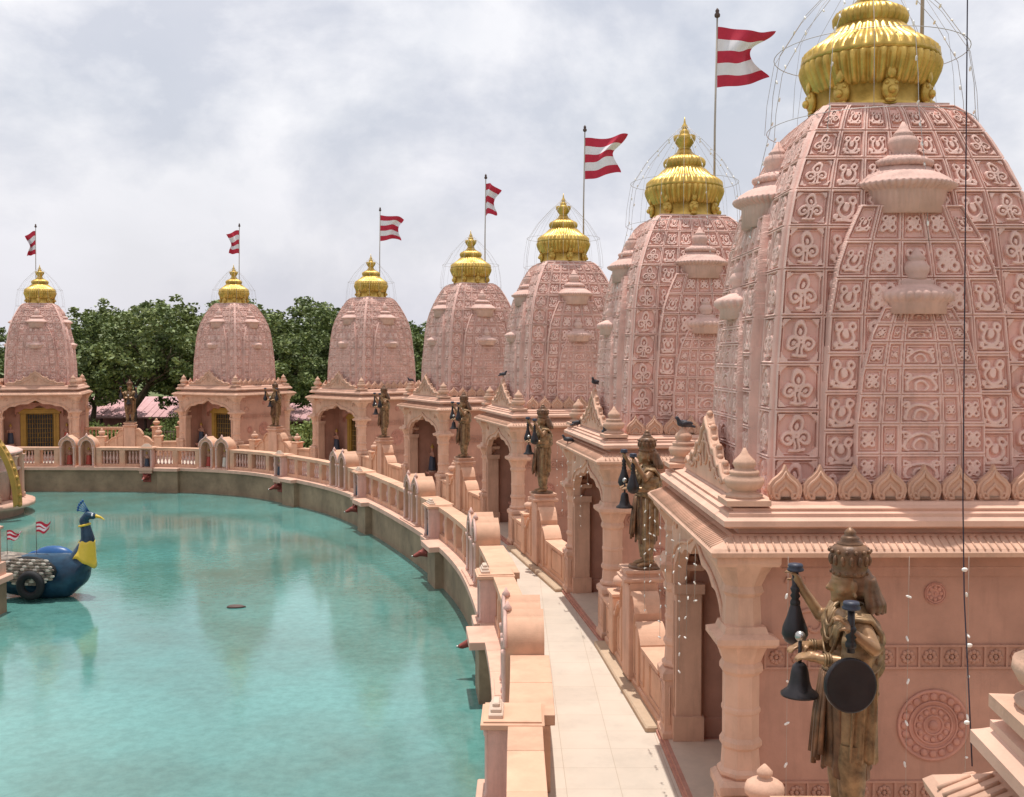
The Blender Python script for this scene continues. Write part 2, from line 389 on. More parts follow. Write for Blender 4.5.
# ------------------------------------------------------------------ carved tower (relief heightfield)
TOPZ = 7.27
def ip(z, T): return np.interp(z, [t[0] for t in T], [t[1] for t in T])
A_T = [(3.38, 1.335), (3.8, 1.33), (4.6, 1.30), (5.2, 1.25), (5.6, 1.22), (6.0, 1.165), (6.34, 1.085), (6.62, .985), (6.88, .875), (7.05, .79), (7.18, .71), (7.27, .62)]
W1_T = [(3.38, .90), (4.4, .875), (5.17, .82), (5.6, .74), (5.9, .63), (6.2, .48)]
P1_T = [(3.38, 1.43), (4.8, 1.40), (5.4, 1.35), (5.8, 1.28), (6.2, 1.19)]
W2_T = [(3.38, .61), (4.13, .60), (4.59, .55), (4.97, .45), (5.23, .32)]
P2_T = [(3.38, 1.50), (4.5, 1.475), (5.0, 1.43), (5.23, 1.39)]
ROW0 = [3.36, 3.81, 4.26, 4.70, 5.15, 5.59, 6.0, 6.36, 6.68, 6.97, 7.27]
ROW1 = [3.36, 3.72, 4.07, 4.43, 4.79, 5.15, 5.50, 5.85, 6.20]
ROW2 = [3.36, 3.60, 3.86, 4.14, 4.41, 4.67, 4.90, 5.07, 5.23]
def sst(e0, e1, x):
    t = np.clip((x - e0) / (e1 - e0), 0, 1); return t * t * (3 - 2 * t)
def ring(p, q, cx, cy, r): return np.sqrt((p - cx)**2 + (q - cy)**2) - r
def curl(p, q, cx, cy, r0, k, sg=1):
    a, b = (abs(p) - cx), (q - cy); rho = np.sqrt(a * a + b * b); th = np.arctan2(b, a * sg) / PI
    return abs(rho - (r0 + k * th))
def m_trefoil(p, q):
    m = 1 - sst(.06, .14, curl(p, q, .42, -.22, .27, .08)); m = np.maximum(m, 1 - sst(.04, .12, curl(p, q, .40, -.22, .05, .04)))
    d = np.sqrt((p * 1.05)**2 + ((q - .36) * (.95 - .25 * (q > .36)))**2); m = np.maximum(m, 1 - sst(.06, .14, abs(d - .30))); m = np.maximum(m, 1 - sst(.05, .12, np.sqrt((p * 1.5)**2 + (q - .34)**2) - .09))
    m = np.maximum(m, (1 - sst(.05, .12, abs(abs(p) - .10 - .35 * (q + .45)**2))) * (q < .1) * (q > -.75))
    m = np.maximum(m, sst(1.50, 1.58, abs(p) + abs(q)) * .8)
    m = np.maximum(m, (1 - sst(.05, .12, abs(q + .80 - .12 * abs(p)))) * (abs(p) < .42)); return m
def m_cup(p, q):
    ap = abs(p)
    d = abs(ring(p, q, 0, -.12, .56)); m = (1 - sst(.09, .18, d)) * (1 - sst(.25, .4, q - .35 * ap))
    m = np.maximum(m, 1 - sst(.08, .17, abs(np.sqrt((ap - .50)**2 + (q - .50)**2) - .22)))
    m = np.maximum(m, 1 - sst(.12, .22, np.sqrt(ap**2 + (q - .02)**2 * .6) - .10)); m = np.maximum(m, (1 - sst(.08, .16, abs(q + .84))) * (ap < .72))
    m = np.maximum(m, 1 - sst(.05, .13, np.sqrt((ap - .72)**2 + (q + .62)**2) - .12))
    return m
def m_fly(p, q):
    ap, aq = abs(p), abs(q)
    m = 1 - sst(.10, .20, abs(np.sqrt((ap - .46)**2 + (aq - .46)**2) - .27)); m = np.maximum(m, 1 - sst(.12, .22, np.sqrt(p * p + q * q) - .12))
    m = np.maximum(m, (1 - sst(.06, .14, np.minimum(ap, aq))) * (np.maximum(ap, aq) < .7)); return m
def m_arch(p, q):
    ap = abs(p)
    m = 1 - sst(.09, .18, abs(np.sqrt((p * 1.15)**2 + (q + .55)**2) - 1.0)); m = np.maximum(m, 1 - sst(.08, .18, abs(np.sqrt((p * 1.5)**2 + (q + .55)**2) - .55)))
    m = np.maximum(m, 1 - sst(.08, .18, abs(np.sqrt((ap - .84)**2 + (q - .45)**2) - .20)))
    return m * (q < .92)
MOT = [m_trefoil, m_cup, m_fly, m_arch]
def panels(y, z, half, rows, cols, hgt):
    """relief height for a face with curved outline: cols = list of (s0,s1,motif), symmetric"""
    s = np.clip(y / half, -1, 1); a = np.abs(s); out = np.zeros_like(y); rows = np.array(rows)
    ri = np.clip(np.searchsorted(rows, z) - 1, 0, len(rows) - 2); z0 = rows[ri]; z1 = rows[ri + 1]
    zz = (z - z0) / (z1 - z0) * 2 - 1; rh = (z1 - z0) / 2
    for ci, (s0, s1, mo) in enumerate(cols):
        if s0 < 0: sel = a <= s1; pp = s / s1; wd = half * s1; key = s
        else: sel = (a > s0) & (a <= s1); pp = (a - s0) / (s1 - s0) * 2 - 1; wd = half * (s1 - s0) / 2
        dx = (1 - np.abs(pp)) * wd; dz = (1 - np.abs(zz)) * rh      # metres from the cell's border
        d = np.minimum(dx, dz)
        fr = 1 - sst(.017, .027, d); groove = (1 - sst(.0, .007, d)) * .7       # frame with a groove between neighbours
        inner = 1 - sst(.002, .011, np.abs(d - .041))                # thin inner fillet
        mw = np.maximum(wd - .045, .02); mh = np.maximum(rh - .045, .02)
        p = pp * wd / mw; q = zz * rh / mh
        # keep the motif round: scale by the smaller side unless it is a wide arch panel
        if mo != 3:
            sc_ = np.minimum(mw, mh); p = pp * wd / np.minimum(sc_ * 1.15, mw); q = zz * rh / np.minimum(sc_ * 1.15, mh)
        p = p * .90 + .035 * np.sin(4.1 * q + ri * 1.9 + ci) + .02 * np.sin(9 * q + ri); q = q * .90 + .03 * np.sin(3.7 * p + ri * 2.3 + ci * 1.1)
        mm = MOT[mo](p, q) * ((abs(p) < 1.0) & (abs(q) < 1.0))
        h = fr - groove + inner * .55 * (1 - fr); h = np.maximum(h, mm * .95)
        out = np.where(sel, h * hgt, out)
    return out
def tower_mesh(nu=340, nv=520):
    s = np.linspace(-1, 1, nu + 1); zs = np.linspace(3.37, TOPZ, nv + 1)
    S, Z = np.meshgrid(s, zs)
    A = ip(Z, A_T); Y = S * A
    rel = panels(Y, Z, A, ROW0, [(-1, .12, 1), (.12, .40, 1), (.40, .68, 1), (.68, 1.0001, 0)], .044)
    edge = 1 - sst(0, .012, (1 - np.abs(S)) * A)
    rel = rel * (1 - edge)
    D0 = A + rel
    W1 = ip(Z, W1_T); D1 = ip(Z, P1_T) + panels(Y, Z, W1, ROW1, [(-1, .20, 2), (.20, .62, 2), (.62, 1.0001, 1)], .038)
    D1 = np.where((np.abs(Y) < W1) & (Z < 6.20), D1, 0)
    W2 = ip(Z, W2_T); D2 = ip(Z, P2_T) + panels(Y, Z, W2, ROW2, [(-1, .33, 3), (.33, .62, 2), (.62, 1.0001, 2)], .030)
    D2 = np.where((np.abs(Y) < W2) & (Z < 5.23), D2, 0)
    D = np.maximum(np.maximum(D0, D1), D2)
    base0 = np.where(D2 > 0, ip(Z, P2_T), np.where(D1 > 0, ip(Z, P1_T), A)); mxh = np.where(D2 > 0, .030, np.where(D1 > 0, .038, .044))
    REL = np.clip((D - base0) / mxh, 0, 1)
    # slight weathering of the casting
    D = D + (np.sin(Y * 37 + Z * 23) * np.sin(Z * 41 - Y * 17)) * .0012 * (1 - edge)
    V = []; Fq = []
    n = nu + 1; m = nv + 1; base = 0
    idx = np.arange(n * m).reshape(m, n)
    q = np.stack([idx[:-1, :-1], idx[:-1, 1:], idx[1:, 1:], idx[1:, :-1]], -1).reshape(-1, 4)
    for k in range(4):
        a = k * PI / 2; c_, s_ = math.cos(a), math.sin(a)
        # side facing -x for k=0: outward = (-1,0), along = (0,-1)
        ox, oy = -c_, -s_; ax, ay = s_ * 1.0, -c_
        X = ox * D + ax * Y; YY = oy * D + ay * Y
        V.append(np.stack([X, YY, Z], -1).reshape(-1, 3)); Fq.append(q + k * n * m)
    V = np.concatenate(V); Fq = np.concatenate(Fq)
    # roof slab on top
    o = len(V); t = .60
    V = np.concatenate([V, np.array([[-t, -t, TOPZ - .002], [t, -t, TOPZ - .002], [t, t, TOPZ - .002], [-t, t, TOPZ - .002], [-t, -t, TOPZ + .03], [t, -t, TOPZ + .03], [t, t, TOPZ + .03], [-t, t, TOPZ + .03]])])
    Fq = np.concatenate([Fq, np.array([[4, 5, 6, 7], [3, 2, 1, 0], [0, 1, 5, 4], [1, 2, 6, 5], [2, 3, 7, 6], [3, 0, 4, 7]]) + o])
    me = bpy.data.meshes.new('tower'); nf = len(Fq)
    me.vertices.add(len(V)); me.vertices.foreach_set('co', V.astype(np.float32).ravel())
    me.loops.add(nf * 4); me.loops.foreach_set('vertex_index', Fq.astype(np.int32).ravel())
    me.polygons.add(nf); me.polygons.foreach_set('loop_start', np.arange(nf, dtype=np.int32) * 4)
    me.polygons.foreach_set('use_smooth', np.zeros(nf, dtype=bool)); me.update(calc_edges=True); me.validate()
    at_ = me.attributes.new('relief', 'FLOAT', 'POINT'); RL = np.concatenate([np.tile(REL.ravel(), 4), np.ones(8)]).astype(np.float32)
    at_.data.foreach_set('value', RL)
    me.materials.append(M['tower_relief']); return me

# ------------------------------------------------------------------ one shrine, front towards -x
def kalasha(mb, c, s=1.0, n=20, mi=0):
    pr = [(.17, 0), (.18, .03), (.13, .05), (.11, .07), (.165, .10), (.19, .15), (.185, .19), (.13, .22), (.145, .235), (.14, .26), (.09, .275), (.10, .30), (.115, .325), (.10, .36), (.06, .40), (.035, .43), (.012, .48)]
    mb.lathe([(r * s, z * s) for r, z in pr], n, c, mi)
def pot(mb, c, s=1.0, n=24):       # round ribbed pot of the link-wall posts
    pr = [(.10, 0), (.13, .02), (.10, .045), (.08, .06), (.13, .09), (.18, .14), (.19, .19), (.165, .24), (.11, .27), (.07, .285), (.055, .30), (.075, .325), (.075, .35), (.045, .385), (.01, .42)]
    mb.lathe([(r * s, z * s) for r, z in pr], n, c, rib=.05, ribn=12)
def petal_shape(w, h):
    pts = [(-.40, -.03), (-.46, .12), (-.50, .28), (-.47, .44), (-.36, .58), (-.20, .70), (-.08, .82), (0, 1.0)]
    pts = [(x * w, y * h) for x, y in pts]; return pts + [(-x, y) for x, y in pts[-2::-1]]
def petal(w=.315, h=.33):
    mb = MB(); P = petal_shape(w, h); mb.extrude(P, 'x', -.03, .03)
    for k in (.74, .40):
        q = [(x * k, .06 * h + max(y, 0) * k) for x, y in P]; mb.tube([(-.034, x, y) for x, y in q], .017, 6, closed=True)
    for sx in (-1, 1):
        mb.tube([(-.033, sx * w * (.30 - .12 * math.cos(t)) , h * (.13 + .07 * math.sin(t))) for t in np.linspace(-1, 4.2, 10)], .013, 5)
    return mb
EH = 2.03
shrine = empty('shrine')
def build_shrine(root):
    # plinth and porch floor
    mb = MB(); mb.box(-1.93, 1.95, -1.93, 1.93, .004, .05); mb.box(-1.90, 1.9, -1.9, 1.9, .05, .09); mb.build('plinth', M['medal'], root)
    mb = MB(); mb.box(-1.85, -.3, -1.45, 1.45, .091, .10); mb.build('porch_floor', M['pale'], root)
    # walls: two sides, back, door wall
    for s in (-1, 1):
        mb = MB(); mb.box(-1.55, 1.72, s * 1.66 - .10, s * 1.66 + .10, .09, 3.0)
        mb.box(-1.56, 1.74, s * 1.66 - .125, s * 1.66 + .125, .092, .34, b=.02); mb.box(-1.56, 1.74, s * 1.66 - .12, s * 1.66 + .12, 2.78, 2.98)
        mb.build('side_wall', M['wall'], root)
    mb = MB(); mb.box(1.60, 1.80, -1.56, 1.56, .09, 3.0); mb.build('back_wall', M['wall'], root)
    mb = MB()
    mb.box(-.62, -.42, -1.555, -.62, .1, 3.0); mb.box(-.62, -.42, .62, 1.555, .1, 3.0); mb.box(-.62, -.42, -.62, .62, 2.25, 3.0)
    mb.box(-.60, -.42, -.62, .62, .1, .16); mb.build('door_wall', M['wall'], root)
    fr = MB()
    for s in (-1, 1):
        fr.box(-.70, -.55, s * .72 - .13, s * .72 + .13, .102, 2.10, b=.015); fr.box(-.73, -.6, s * .66 - .03, s * .66 + .03, .102, 2.1)
    fr.box(-.72, -.55, -.92, .92, 2.10, 2.32, b=.02); fr.box(-.75, -.6, -.98, .98, 2.32, 2.37)
    for k in range(9):
        y = -.72 + k * .18; fr.lathe([(.0, 0), (.08, .02), (.09, .09), (.05, .16), (.01, .24)], 8, (-.66, y, 2.36 + .18 * math.cos(y * 1.6)))
    fr.build('door_frame', M['goldpaint'], root)
    d = MB(); d.box(-.60, -.57, -.59, .59, .16, 2.10); dd = d.build('door', M['door'], root); d = MB()
    for k in range(11): y = -.55 + k * .11; d.tube([(-.63, y, .16), (-.63, y, 2.1)], .012, 5)
    for k in range(9): z = .3 + k * .22; d.tube([(-.635, -.59, z), (-.635, .59, z)], .010, 5)
    d.build('grille', M['goldpaint'], dd)
    h = MB(); h.tube([(-.66, .07, 1.0), (-.68, .07, 1.05), (-.68, .07, 1.15), (-.66, .07, 1.2)], .012, 6); h.build('door_handle', M['goldpaint'], dd)
    # ceiling of the porch
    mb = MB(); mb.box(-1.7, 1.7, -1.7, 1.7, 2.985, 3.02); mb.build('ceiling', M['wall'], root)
    # corner pillars
    for (x, y) in ((-1.69, -1.69), (-1.69, 1.69), (1.69, -1.69), (1.69, 1.69)):
        p = MB()
        p.square([(.23, .092), (.23, .16), (.20, .19), (.20, .80), (.23, .83), (.23, .90), (.19, .94)], cx=x, cy=y)
        for sx, sy in ((-1, 0), (1, 0), (0, -1), (0, 1)):     # carved panels on the pedestal
            cx, cy = x + sx * .201, y + sy * .201
            p.tube([(cx + sy * a, cy + sx * a, z) for a, z in ((-.14, .27), (.14, .27), (.14, .73), (-.14, .73))], .014, 4, closed=True)
            p.tube([(cx + sy * .07 * math.cos(t), cy + sx * .07 * math.cos(t), .5 + .15 * math.sin(t)) for t in np.linspace(0, 2 * PI, 12, endpoint=False)], .013, 4, closed=True)
        p.lathe([(.19, .94), (.215, .97), (.215, 1.0), (.18, 1.03), (.17, 1.20), (.195, 1.23), (.195, 1.27), (.17, 1.31), (.17, 1.52), (.18, 1.54), (.18, 1.57), (.17, 1.59), (.17, 1.88), (.20, 1.92), (.20, 1.96), (.18, 2.0), (.22, 2.10), (.25, 2.17)], 8, (x, y, 0), ph=PI / 8, smooth=False)
        p.square([(.25, 2.17), (.275, 2.20), (.275, 2.25), (.20, 2.28), (.18, 2.34)], cx=x, cy=y)
        p.lathe([(.18, 2.34), (.17, 2.60), (.20, 2.64), (.18, 2.70), (.23, 2.80), (.29, 2.90)], 8, (x, y, 0), ph=PI / 8, smooth=False)
        p.square([(.27, 2.90), (.285, 2.93), (.285, 3.03)], cx=x, cy=y)
        p.build('pillar', M['stone'], root)
    # porch pilasters inside (near the far side of the opening)
    # cusped arch of the front, and blind one on the sides
    def archz(t, w, z0, h, cusp, nc):
        a = PI * t; y = -w * math.cos(a)
        zz = z0 + h * (math.sin(a) ** .62) * .82 + h * .18 * max(0, 1 - abs(y) / (w * .35)) ** 1.5
        zz -= cusp * (1 - abs(math.sin(a * nc)))* (1 if 0.02 < t < .98 else 0)
        return y, zz
    def arch(mb, w, z0, h, x0, x1, top, cusp=.05, nc=7, n=98):
        P = [archz(i / n, w, z0, h, cusp, nc) for i in range(n + 1)]
        vs = []
        for x in (x0, x1):
            vs += [(x, y, z) for y, z in P] + [(x, y, top) for y, z in P]
        m = n + 1; fs = []
        for i in range(n):
            fs += [(i, i + 1, m + i + 1, m + i), (2 * m + i + 1, 2 * m + i, 3 * m + i, 3 * m + i + 1), (i + 1, i, 2 * m + i, 2 * m + i + 1), (m + i, m + i + 1, 3 * m + i + 1, 3 * m + i)]
        mb.add(vs, fs); return P
    mb = MB(); arch(mb, 1.40, 2.0, .76, -1.80, -1.66, 2.98); mb.box(-1.80, -1.66, -1.56, -1.40, 2.0, 2.98); mb.box(-1.80, -1.66, 1.40, 1.56, 2.0, 2.98)
    P = [archz(i / 60, 1.50, 2.02, .84, 0, 7) for i in range(61)]; mb.tube([(-1.81, y, min(z, 2.93)) for y, z in P], .022, 6)
    P = [archz(i / 60, 1.43, 2.0, .78, 0, 7) for i in range(61)]
    for s in (-1, 1):
        mb.tube([(-1.815, s * (1.22 + (.11 - .02 * a) * math.cos(a)), 2.76 + (.11 - .02 * a) * math.sin(a)) for a in np.linspace(0, 5, 14)], .016, 5)
    mb.build('front_arch', M['stone'], root)
    mb = MB(); arch(mb, 1.05, 1.95, .55, -.80, -.64, 2.62, .08, 5); mb.build('door_canopy', M['medal'], root)
    for s in (-1, 1):   # porch jamb pilasters
        p = MB(); p.box(-1.78, -1.45, s * 1.48 - .07, s * 1.48 + .07, .10, 2.0, b=.015); p.box(-1.80, -1.43, s * 1.46 - .09, s * 1.46 + .09, 1.9, 2.02)
        p.box(-1.80, -1.43, s * 1.46 - .09, s * 1.46 + .09, .101, .4); p.tube([(-1.786, s * 1.48 + a, z) for a, z in ((-.04, .5), (.04, .5), (.04, 1.8), (-.04, 1.8))], .01, 4, closed=True)
        p.build('jamb', M['stone'], root)
    # side wall ornaments
    for s in (-1, 1):
        yf = s * 1.765
        def T(x, z, d=0): return (x, yf + s * d, z)
        bl = MB()
        P = [archz(i / 60, 1.22, 2.05, .72, 0, 7) for i in range(61)]
        bl.tube([T(-1.35, 2.86), T(1.45, 2.86)], .02, 6)
        for sx in (-1, 1):
            bl.tube([T(.05 + sx * (1.12 + (.18 - .028 * a) * math.cos(a)), 2.33 + (.18 - .028 * a) * math.sin(a)) for a in np.linspace(0, 5.6, 22)], .02, 5)
            bl.tube([T(.05 + sx * (1.25 + (.11 - .02 * a) * math.cos(a)), 2.72 + (.11 - .02 * a) * math.sin(a)) for a in np.linspace(0, 5, 16)], .016, 5)
        bl.build('scroll_moulding', M['wall'], root)
        for (z0, z1) in ((1.95, 2.13), (.70, .88)):
            fz = MB(); fz.box(-1.50, 1.50, min(yf - .012, yf + .012), max(yf - .012, yf + .012), z1, z1 + .02); fz.box(-1.50, 1.50, min(yf - .012, yf + .012), max(yf - .012, yf + .012), z0 - .02, z0)
            k = -1.50
            while k < 1.48:
                fz.box(k, k + .02, yf - .011, yf + .011, z0, z1)
                c = k + .11; zc = (z0 + z1) / 2
                for j in range(8):
                    a = j * PI / 4; fz.ball((c + .045 * math.cos(a), yf, zc + .045 * math.sin(a)), .024, 6, sz=(1, .6, 1))
                fz.ball((c, yf, zc), .022, 6)
                k += .20
            fz.build('frieze', M['wall'], root)
        def medal(x, z, r, rings, np_, name='medallion'):
            md = MB()
            md.lathe([(r, 0), (r, .018), (r * .93, .02), (r * .9, .006)], 40, mtx=Matrix.Translation((x, yf - s * .008, z)) @ Matrix.Rotation(-s * PI / 2, 4, 'X'))
            for rr in rings: md.tube([T(x + rr * r * math.cos(t), z + rr * r * math.sin(t)) for t in np.linspace(0, 2 * PI, 36, endpoint=False)], .011, 5, closed=True)
            for j in range(np_):
                a = 2 * PI * j / np_; q = r * (.80 if len(rings) > 2 else .55)
                md.ball(T(x + q * math.cos(a), z + q * math.sin(a)), r * .11 if len(rings) > 2 else r * .2, 8, sz=(1, .5, 1))
            if len(rings) > 2:
                for j in range(12):
                    a = 2 * PI * j / 12; md.ball(T(x + r * .40 * math.cos(a), z + r * .4 * math.sin(a)), r * .085, 6, sz=(1, .5, 1))
            md.ball(T(x, z), r * .14, 10, sz=(1, .6, 1)); md.build(name, M['medal'], root)
        medal(.05, 1.41, .33, (.66, .52, .26), 20); medal(-.90, 1.41, .16, (.8,), 8); medal(1.0, 1.41, .16, (.8,), 8)
        medal(.05, 2.72 - .1, .10, (.8,), 8, 'rosette')
    # eave and cornice
    mb = MB()
    mb.square([(1.70, 2.99), (EH - .07, 2.985), (EH, 3.0), (EH + .01, 3.04), (EH - .02, 3.07), (1.80, 3.17), (1.75, 3.17)])
    # tile ribs on the sloping eave
    nb = 58
    for k in range(4):
        mt = Matrix.Rotation(k * PI / 2, 4, 'Z')
        for j in range(nb):
            y = -1.95 + 3.90 * j / (nb - 1); lim = 1.82
            x1 = max(lim, abs(y)) + .02
            if x1 > EH - .06: continue
            mb.tube([(-(EH - .005), y, 3.066), (-x1, y, 3.07 + (EH - .02 - x1) * .50 + -.002)], .010, 5, mtx=mt)
    mb.build('eave', M['stone'], root)
    mb = MB()
    mb.square([(1.74, 3.15), (1.74, 3.22), (1.84, 3.225), (1.90, 3.25), (1.90, 3.30), (1.87, 3.315), (1.845, 3.33), (1.845, 3.36), (1.79, 3.375), (1.80, 3.40), (1.70, 3.415), (1.68, 3.44), (1.62, 3.445), (1.2, 3.446)])
    mb.build('cornice', M['trim'], root)
    # carved tower
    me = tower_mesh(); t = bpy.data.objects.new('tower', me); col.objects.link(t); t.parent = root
    # caps of the little spires on each face
    for k in range(4):
        mt = Matrix.Rotation(k * PI / 2, 4, 'Z')
        c = MB(); cx = -.90
        c.lathe([(.43, 6.12), (.43, 6.33), (.45, 6.345), (.50, 6.37), (.52, 6.395), (.52, 6.415), (.48, 6.43), (.46, 6.46), (.38, 6.51), (.31, 6.54), (.27, 6.60)], 312, (cx, 0, 0), mtx=mt, rib=.055, ribn=52, ribf=[0, 0, 1, 1.2, .8, 0, 0, .3, .3, 0, 0])
        c.lathe([(.27, 6.585), (.29, 6.61), (.29, 6.64), (.23, 6.67), (.16, 6.70), (.13, 6.72)], 180, (cx - .03, 0, 0), mtx=mt, rib=.06, ribn=30)
        c.lathe([(.13, 6.70), (.11, 6.72), (.135, 6.76), (.145, 6.82), (.13, 6.87), (.09, 6.89), (.10, 6.905), (.075, 6.93), (.045, 6.965), (.012, 7.03)], 24, (cx - .06, 0, 0), mtx=mt)
        c.build('spire_cap', M['tower'], root)
        c = MB(); cx = -1.24
        c.lathe([(.315, 5.16), (.315, 5.26), (.345, 5.28), (.37, 5.31), (.37, 5.35), (.345, 5.375), (.24, 5.42), (.20, 5.44), (.21, 5.47), (.15, 5.50)], 180, (cx, 0, 0), mtx=mt, rib=.06, ribn=30, ribf=[0, 0, 1, 1, 1, .5, 0, 0, 0, 0])
        c.lathe([(.10, 5.48), (.09, 5.51), (.115, 5.55), (.12, 5.60), (.09, 5.64), (.07, 5.66), (.085, 5.68), (.05, 5.72), (.012, 5.78)], 24, (cx - .10, 0, 0), mtx=mt)
        c.build('spire_cap', M['tower'], root)
    # crest petals on the three other sides, gable in front
    pt = None
    for k in (1, 2, 3):
        for j in range(9):
            y = -1.28 + j * .32
            m_ = Matrix.Rotation(k * PI / 2, 4, 'Z') @ Matrix.Translation((-1.585, y, 3.445))
            if pt is None: pt = petal().build('crest_petal', M['stone'], root); o = pt
            else: o = pt.copy(); col.objects.link(o); o.parent = root
            o.matrix_local = m_
    gb = MB()
    G = [(-1.25, 0), (-1.25, .10), (-1.12, .16), (-1.0, .12), (-.86, .17), (-.80, .26), (-.66, .24), (-.55, .30), (-.50, .40), (-.36, .40), (-.26, .47), (-.20, .58), (-.09, .60), (0, .71)]
    G = G + [(-y, z) for y, z in G[-2::-1]]
    vs = [(-1.70, y, 3.445 + z) for y, z in G] + [(-1.62, y, 3.445 + z) for y, z in G] ; n = len(G)
    lo = [(-1.70, y, 3.445) for y, z in G] + [(-1.62, y, 3.445) for y, z in G]
    gb.add(vs + lo, [f for i in range(n - 1) for f in ((i, i + 1, 2 * n + i + 1, 2 * n + i), (n + i + 1, n + i, 3 * n + i, 3 * n + i + 1), (i, n + i, n + i + 1, i + 1))])
    gb.tube([(-1.70, y * .97, 3.435 + z * .95) for y, z in G[1:-1]], .028, 6); gb.tube([(-1.71, y * .72, 3.455 + z * .68) for y, z in G[1:-1]], .016, 5)
    for sy in (-1, 1):
        for (yy, zz, rr) in ((.28, .17, .11), (.55, .11, .075), (.82, .08, .05)):
            gb.tube([(-1.71, sy * (yy + (rr - rr * .16 * a) * math.cos(a)), 3.445 + zz + (rr - rr * .16 * a) * math.sin(a)) for a in np.linspace(0, 5.2, 14)], .013, 5)
    gb.tube([(-1.71, .10 * math.cos(t), 3.445 + .30 + .12 * math.sin(t)) for t in np.linspace(0, 2 * PI, 18, endpoint=False)], .016, 5, closed=True)
    for j, (y, z) in enumerate(G[1:-1]):
        gb.ball((-1.66, y, 3.445 + z), .035, 8)
    gb.build('gable', M['stone'], root)
    cf = None
    for (x, y) in ((-1.66, -1.62), (-1.66, 1.62), (1.6, -1.6), (1.6, 1.6)):
        if cf is None: mb = MB(); mb.square([(.20, 0), (.20, .05), (.16, .06)]); kalasha(mb, (0, 0, .055), .95); cf = mb.build('corner_finial', M['stone'], root); o = cf
        else: o = cf.copy(); col.objects.link(o); o.parent = root
        o.location = (x, y, 3.42)
    # gilded crown
    gz = TOPZ + .01
    prof = [(.60, 0), (.61, .04), (.58, .06), (.58, .26)]
    gd = MB(); gd.lathe(prof, 64, (0, 0, gz))
    P = [(.57, .22, 0), (.60, .25, 1), (.645, .34, 1.2), (.685, .44, 1.3), (.70, .50, 1.2), (.70, .54, .8), (.695, .56, 0)]
    gd.lathe([(r, z) for r, z, _ in P], 264, (0, 0, gz), rib=.075, ribn=44, ribf=[k for _, _, k in P])
    P = [(.70, .555, 0), (.705, .59, 0), (.69, .61, .5), (.675, .66, 1), (.62, .71, 1.1), (.545, .76, 1), (.47, .81, .8), (.42, .87, .5), (.365, .92, .3), (.35, .94, 0)]
    gd.lathe([(r, z) for r, z, _ in P], 264, (0, 0, gz), rib=.075, ribn=40, ribf=[k for _, _, k in P])
    P = [(.33, .92, 0), (.345, .94, 1), (.37, .99, 1.3), (.375, 1.04, 1.2), (.35, 1.09, 1), (.28, 1.13, .6), (.19, 1.18, 0), (.14, 1.23, 0), (.12, 1.28, 0)]
    gd.lathe([(r, z) for r, z, _ in P], 180, (0, 0, gz), rib=.07, ribn=30, ribf=[k for _, _, k in P])
    cr = gd.build('gilded_crown', M['gold'], root)
    kp = MB(); kp.lathe([(r, z * 1.02 + .03) for r, z in [(.12, 1.20), (.10, 1.23), (.12, 1.27), (.165, 1.33), (.20, 1.40), (.205, 1.46), (.12, 1.475), (.085, 1.49), (.095, 1.52), (.085, 1.56), (.045, 1.58), (.06, 1.61), (.055, 1.64), (.025, 1.68), (.02, 1.71), (.005, 1.80)]], 28, (0, 0, gz))
    kp.build('finial', M['gold'], cr)
    for k in range(8):      # lion-mask bosses under the rim
        a = k * PI / 4; b = MB(); mt = Matrix.Rotation(a, 4, 'Z')
        b.ball((.61, 0, gz + .16), .10, 10, mtx=mt, sz=(.55, .9, 1.2)); b.ball((.665, 0, gz + .14), .045, 8, mtx=mt); b.ball((.64, .045, gz + .21), .026, 6, mtx=mt); b.ball((.64, -.045, gz + .21), .026, 6, mtx=mt)
        b.ball((.64, 0, gz + .32), .05, 8, mtx=mt, sz=(.6, 1, 1.4)); b.ball((.62, 0, gz + .05), .05, 8, mtx=mt, sz=(.5, 1.2, .6))
        b.build('boss', M['gold'], cr)
    # protective wire cage round the crown
    cg = MB()
    cg.tube([(.98 * math.cos(t), .98 * math.sin(t), gz + .66) for t in np.linspace(0, 2 * PI, 48, endpoint=False)], .0042, 5, closed=True)
    cg.tube([(1.05 * math.cos(t), 1.05 * math.sin(t), gz - .12) for t in np.linspace(0, 2 * PI, 48, endpoint=False)], .004, 5, closed=True)
    for k in range(16):
        a = 2 * PI * k / 16 + .1; ca, sa = math.cos(a), math.sin(a)
        pts = [(.05, 1.70), (.35, 1.42), (.70, 1.05), (.98, .62), (1.05, .2), (1.07, -.12), (1.22, -.75), (1.32, -1.6)] if k % 2 == 0 else [(.05, 1.70), (.35, 1.42), (.70, 1.05), (.98, .62), (1.05, .2), (1.07, -.12)]
        cg.tube([(r * ca, r * sa, gz + z) for r, z in pts], .0026 if k % 2 else .0034, 4)
    cgo = cg.build('wire_cage', M['net'], root)
build_shrine(shrine)
shlab = ['pink shrine roof corner jutting in at the bottom right edge, nearest the camera',
 'large pink shrine filling the right side, tower cropped by the right edge',
 'second largest pink shrine, carved tower directly left of the biggest one',
 'pink shrine third in size, its flag flying above the picture centre',
 'pink shrine in the curve with the pigeons, centre of the arc, fourth largest in full view',
 'mid-distance pink shrine turned halfway, dark trees on both its sides',
 'far pink shrine seen corner-on between two groups of trees',
 'farthest left pink shrine facing the camera with gilded door frame at left edge']
shlab[4] = 'pink shrine just left of the picture centre, overlapping the next tower at its right'
shrines = []
for i, (x, y, th) in enumerate(SH):
    shrines.append(place(shrine, i == 0, (x, y, 0), R(th), shlab[i], 'shrine', 'shrines around the pool'))

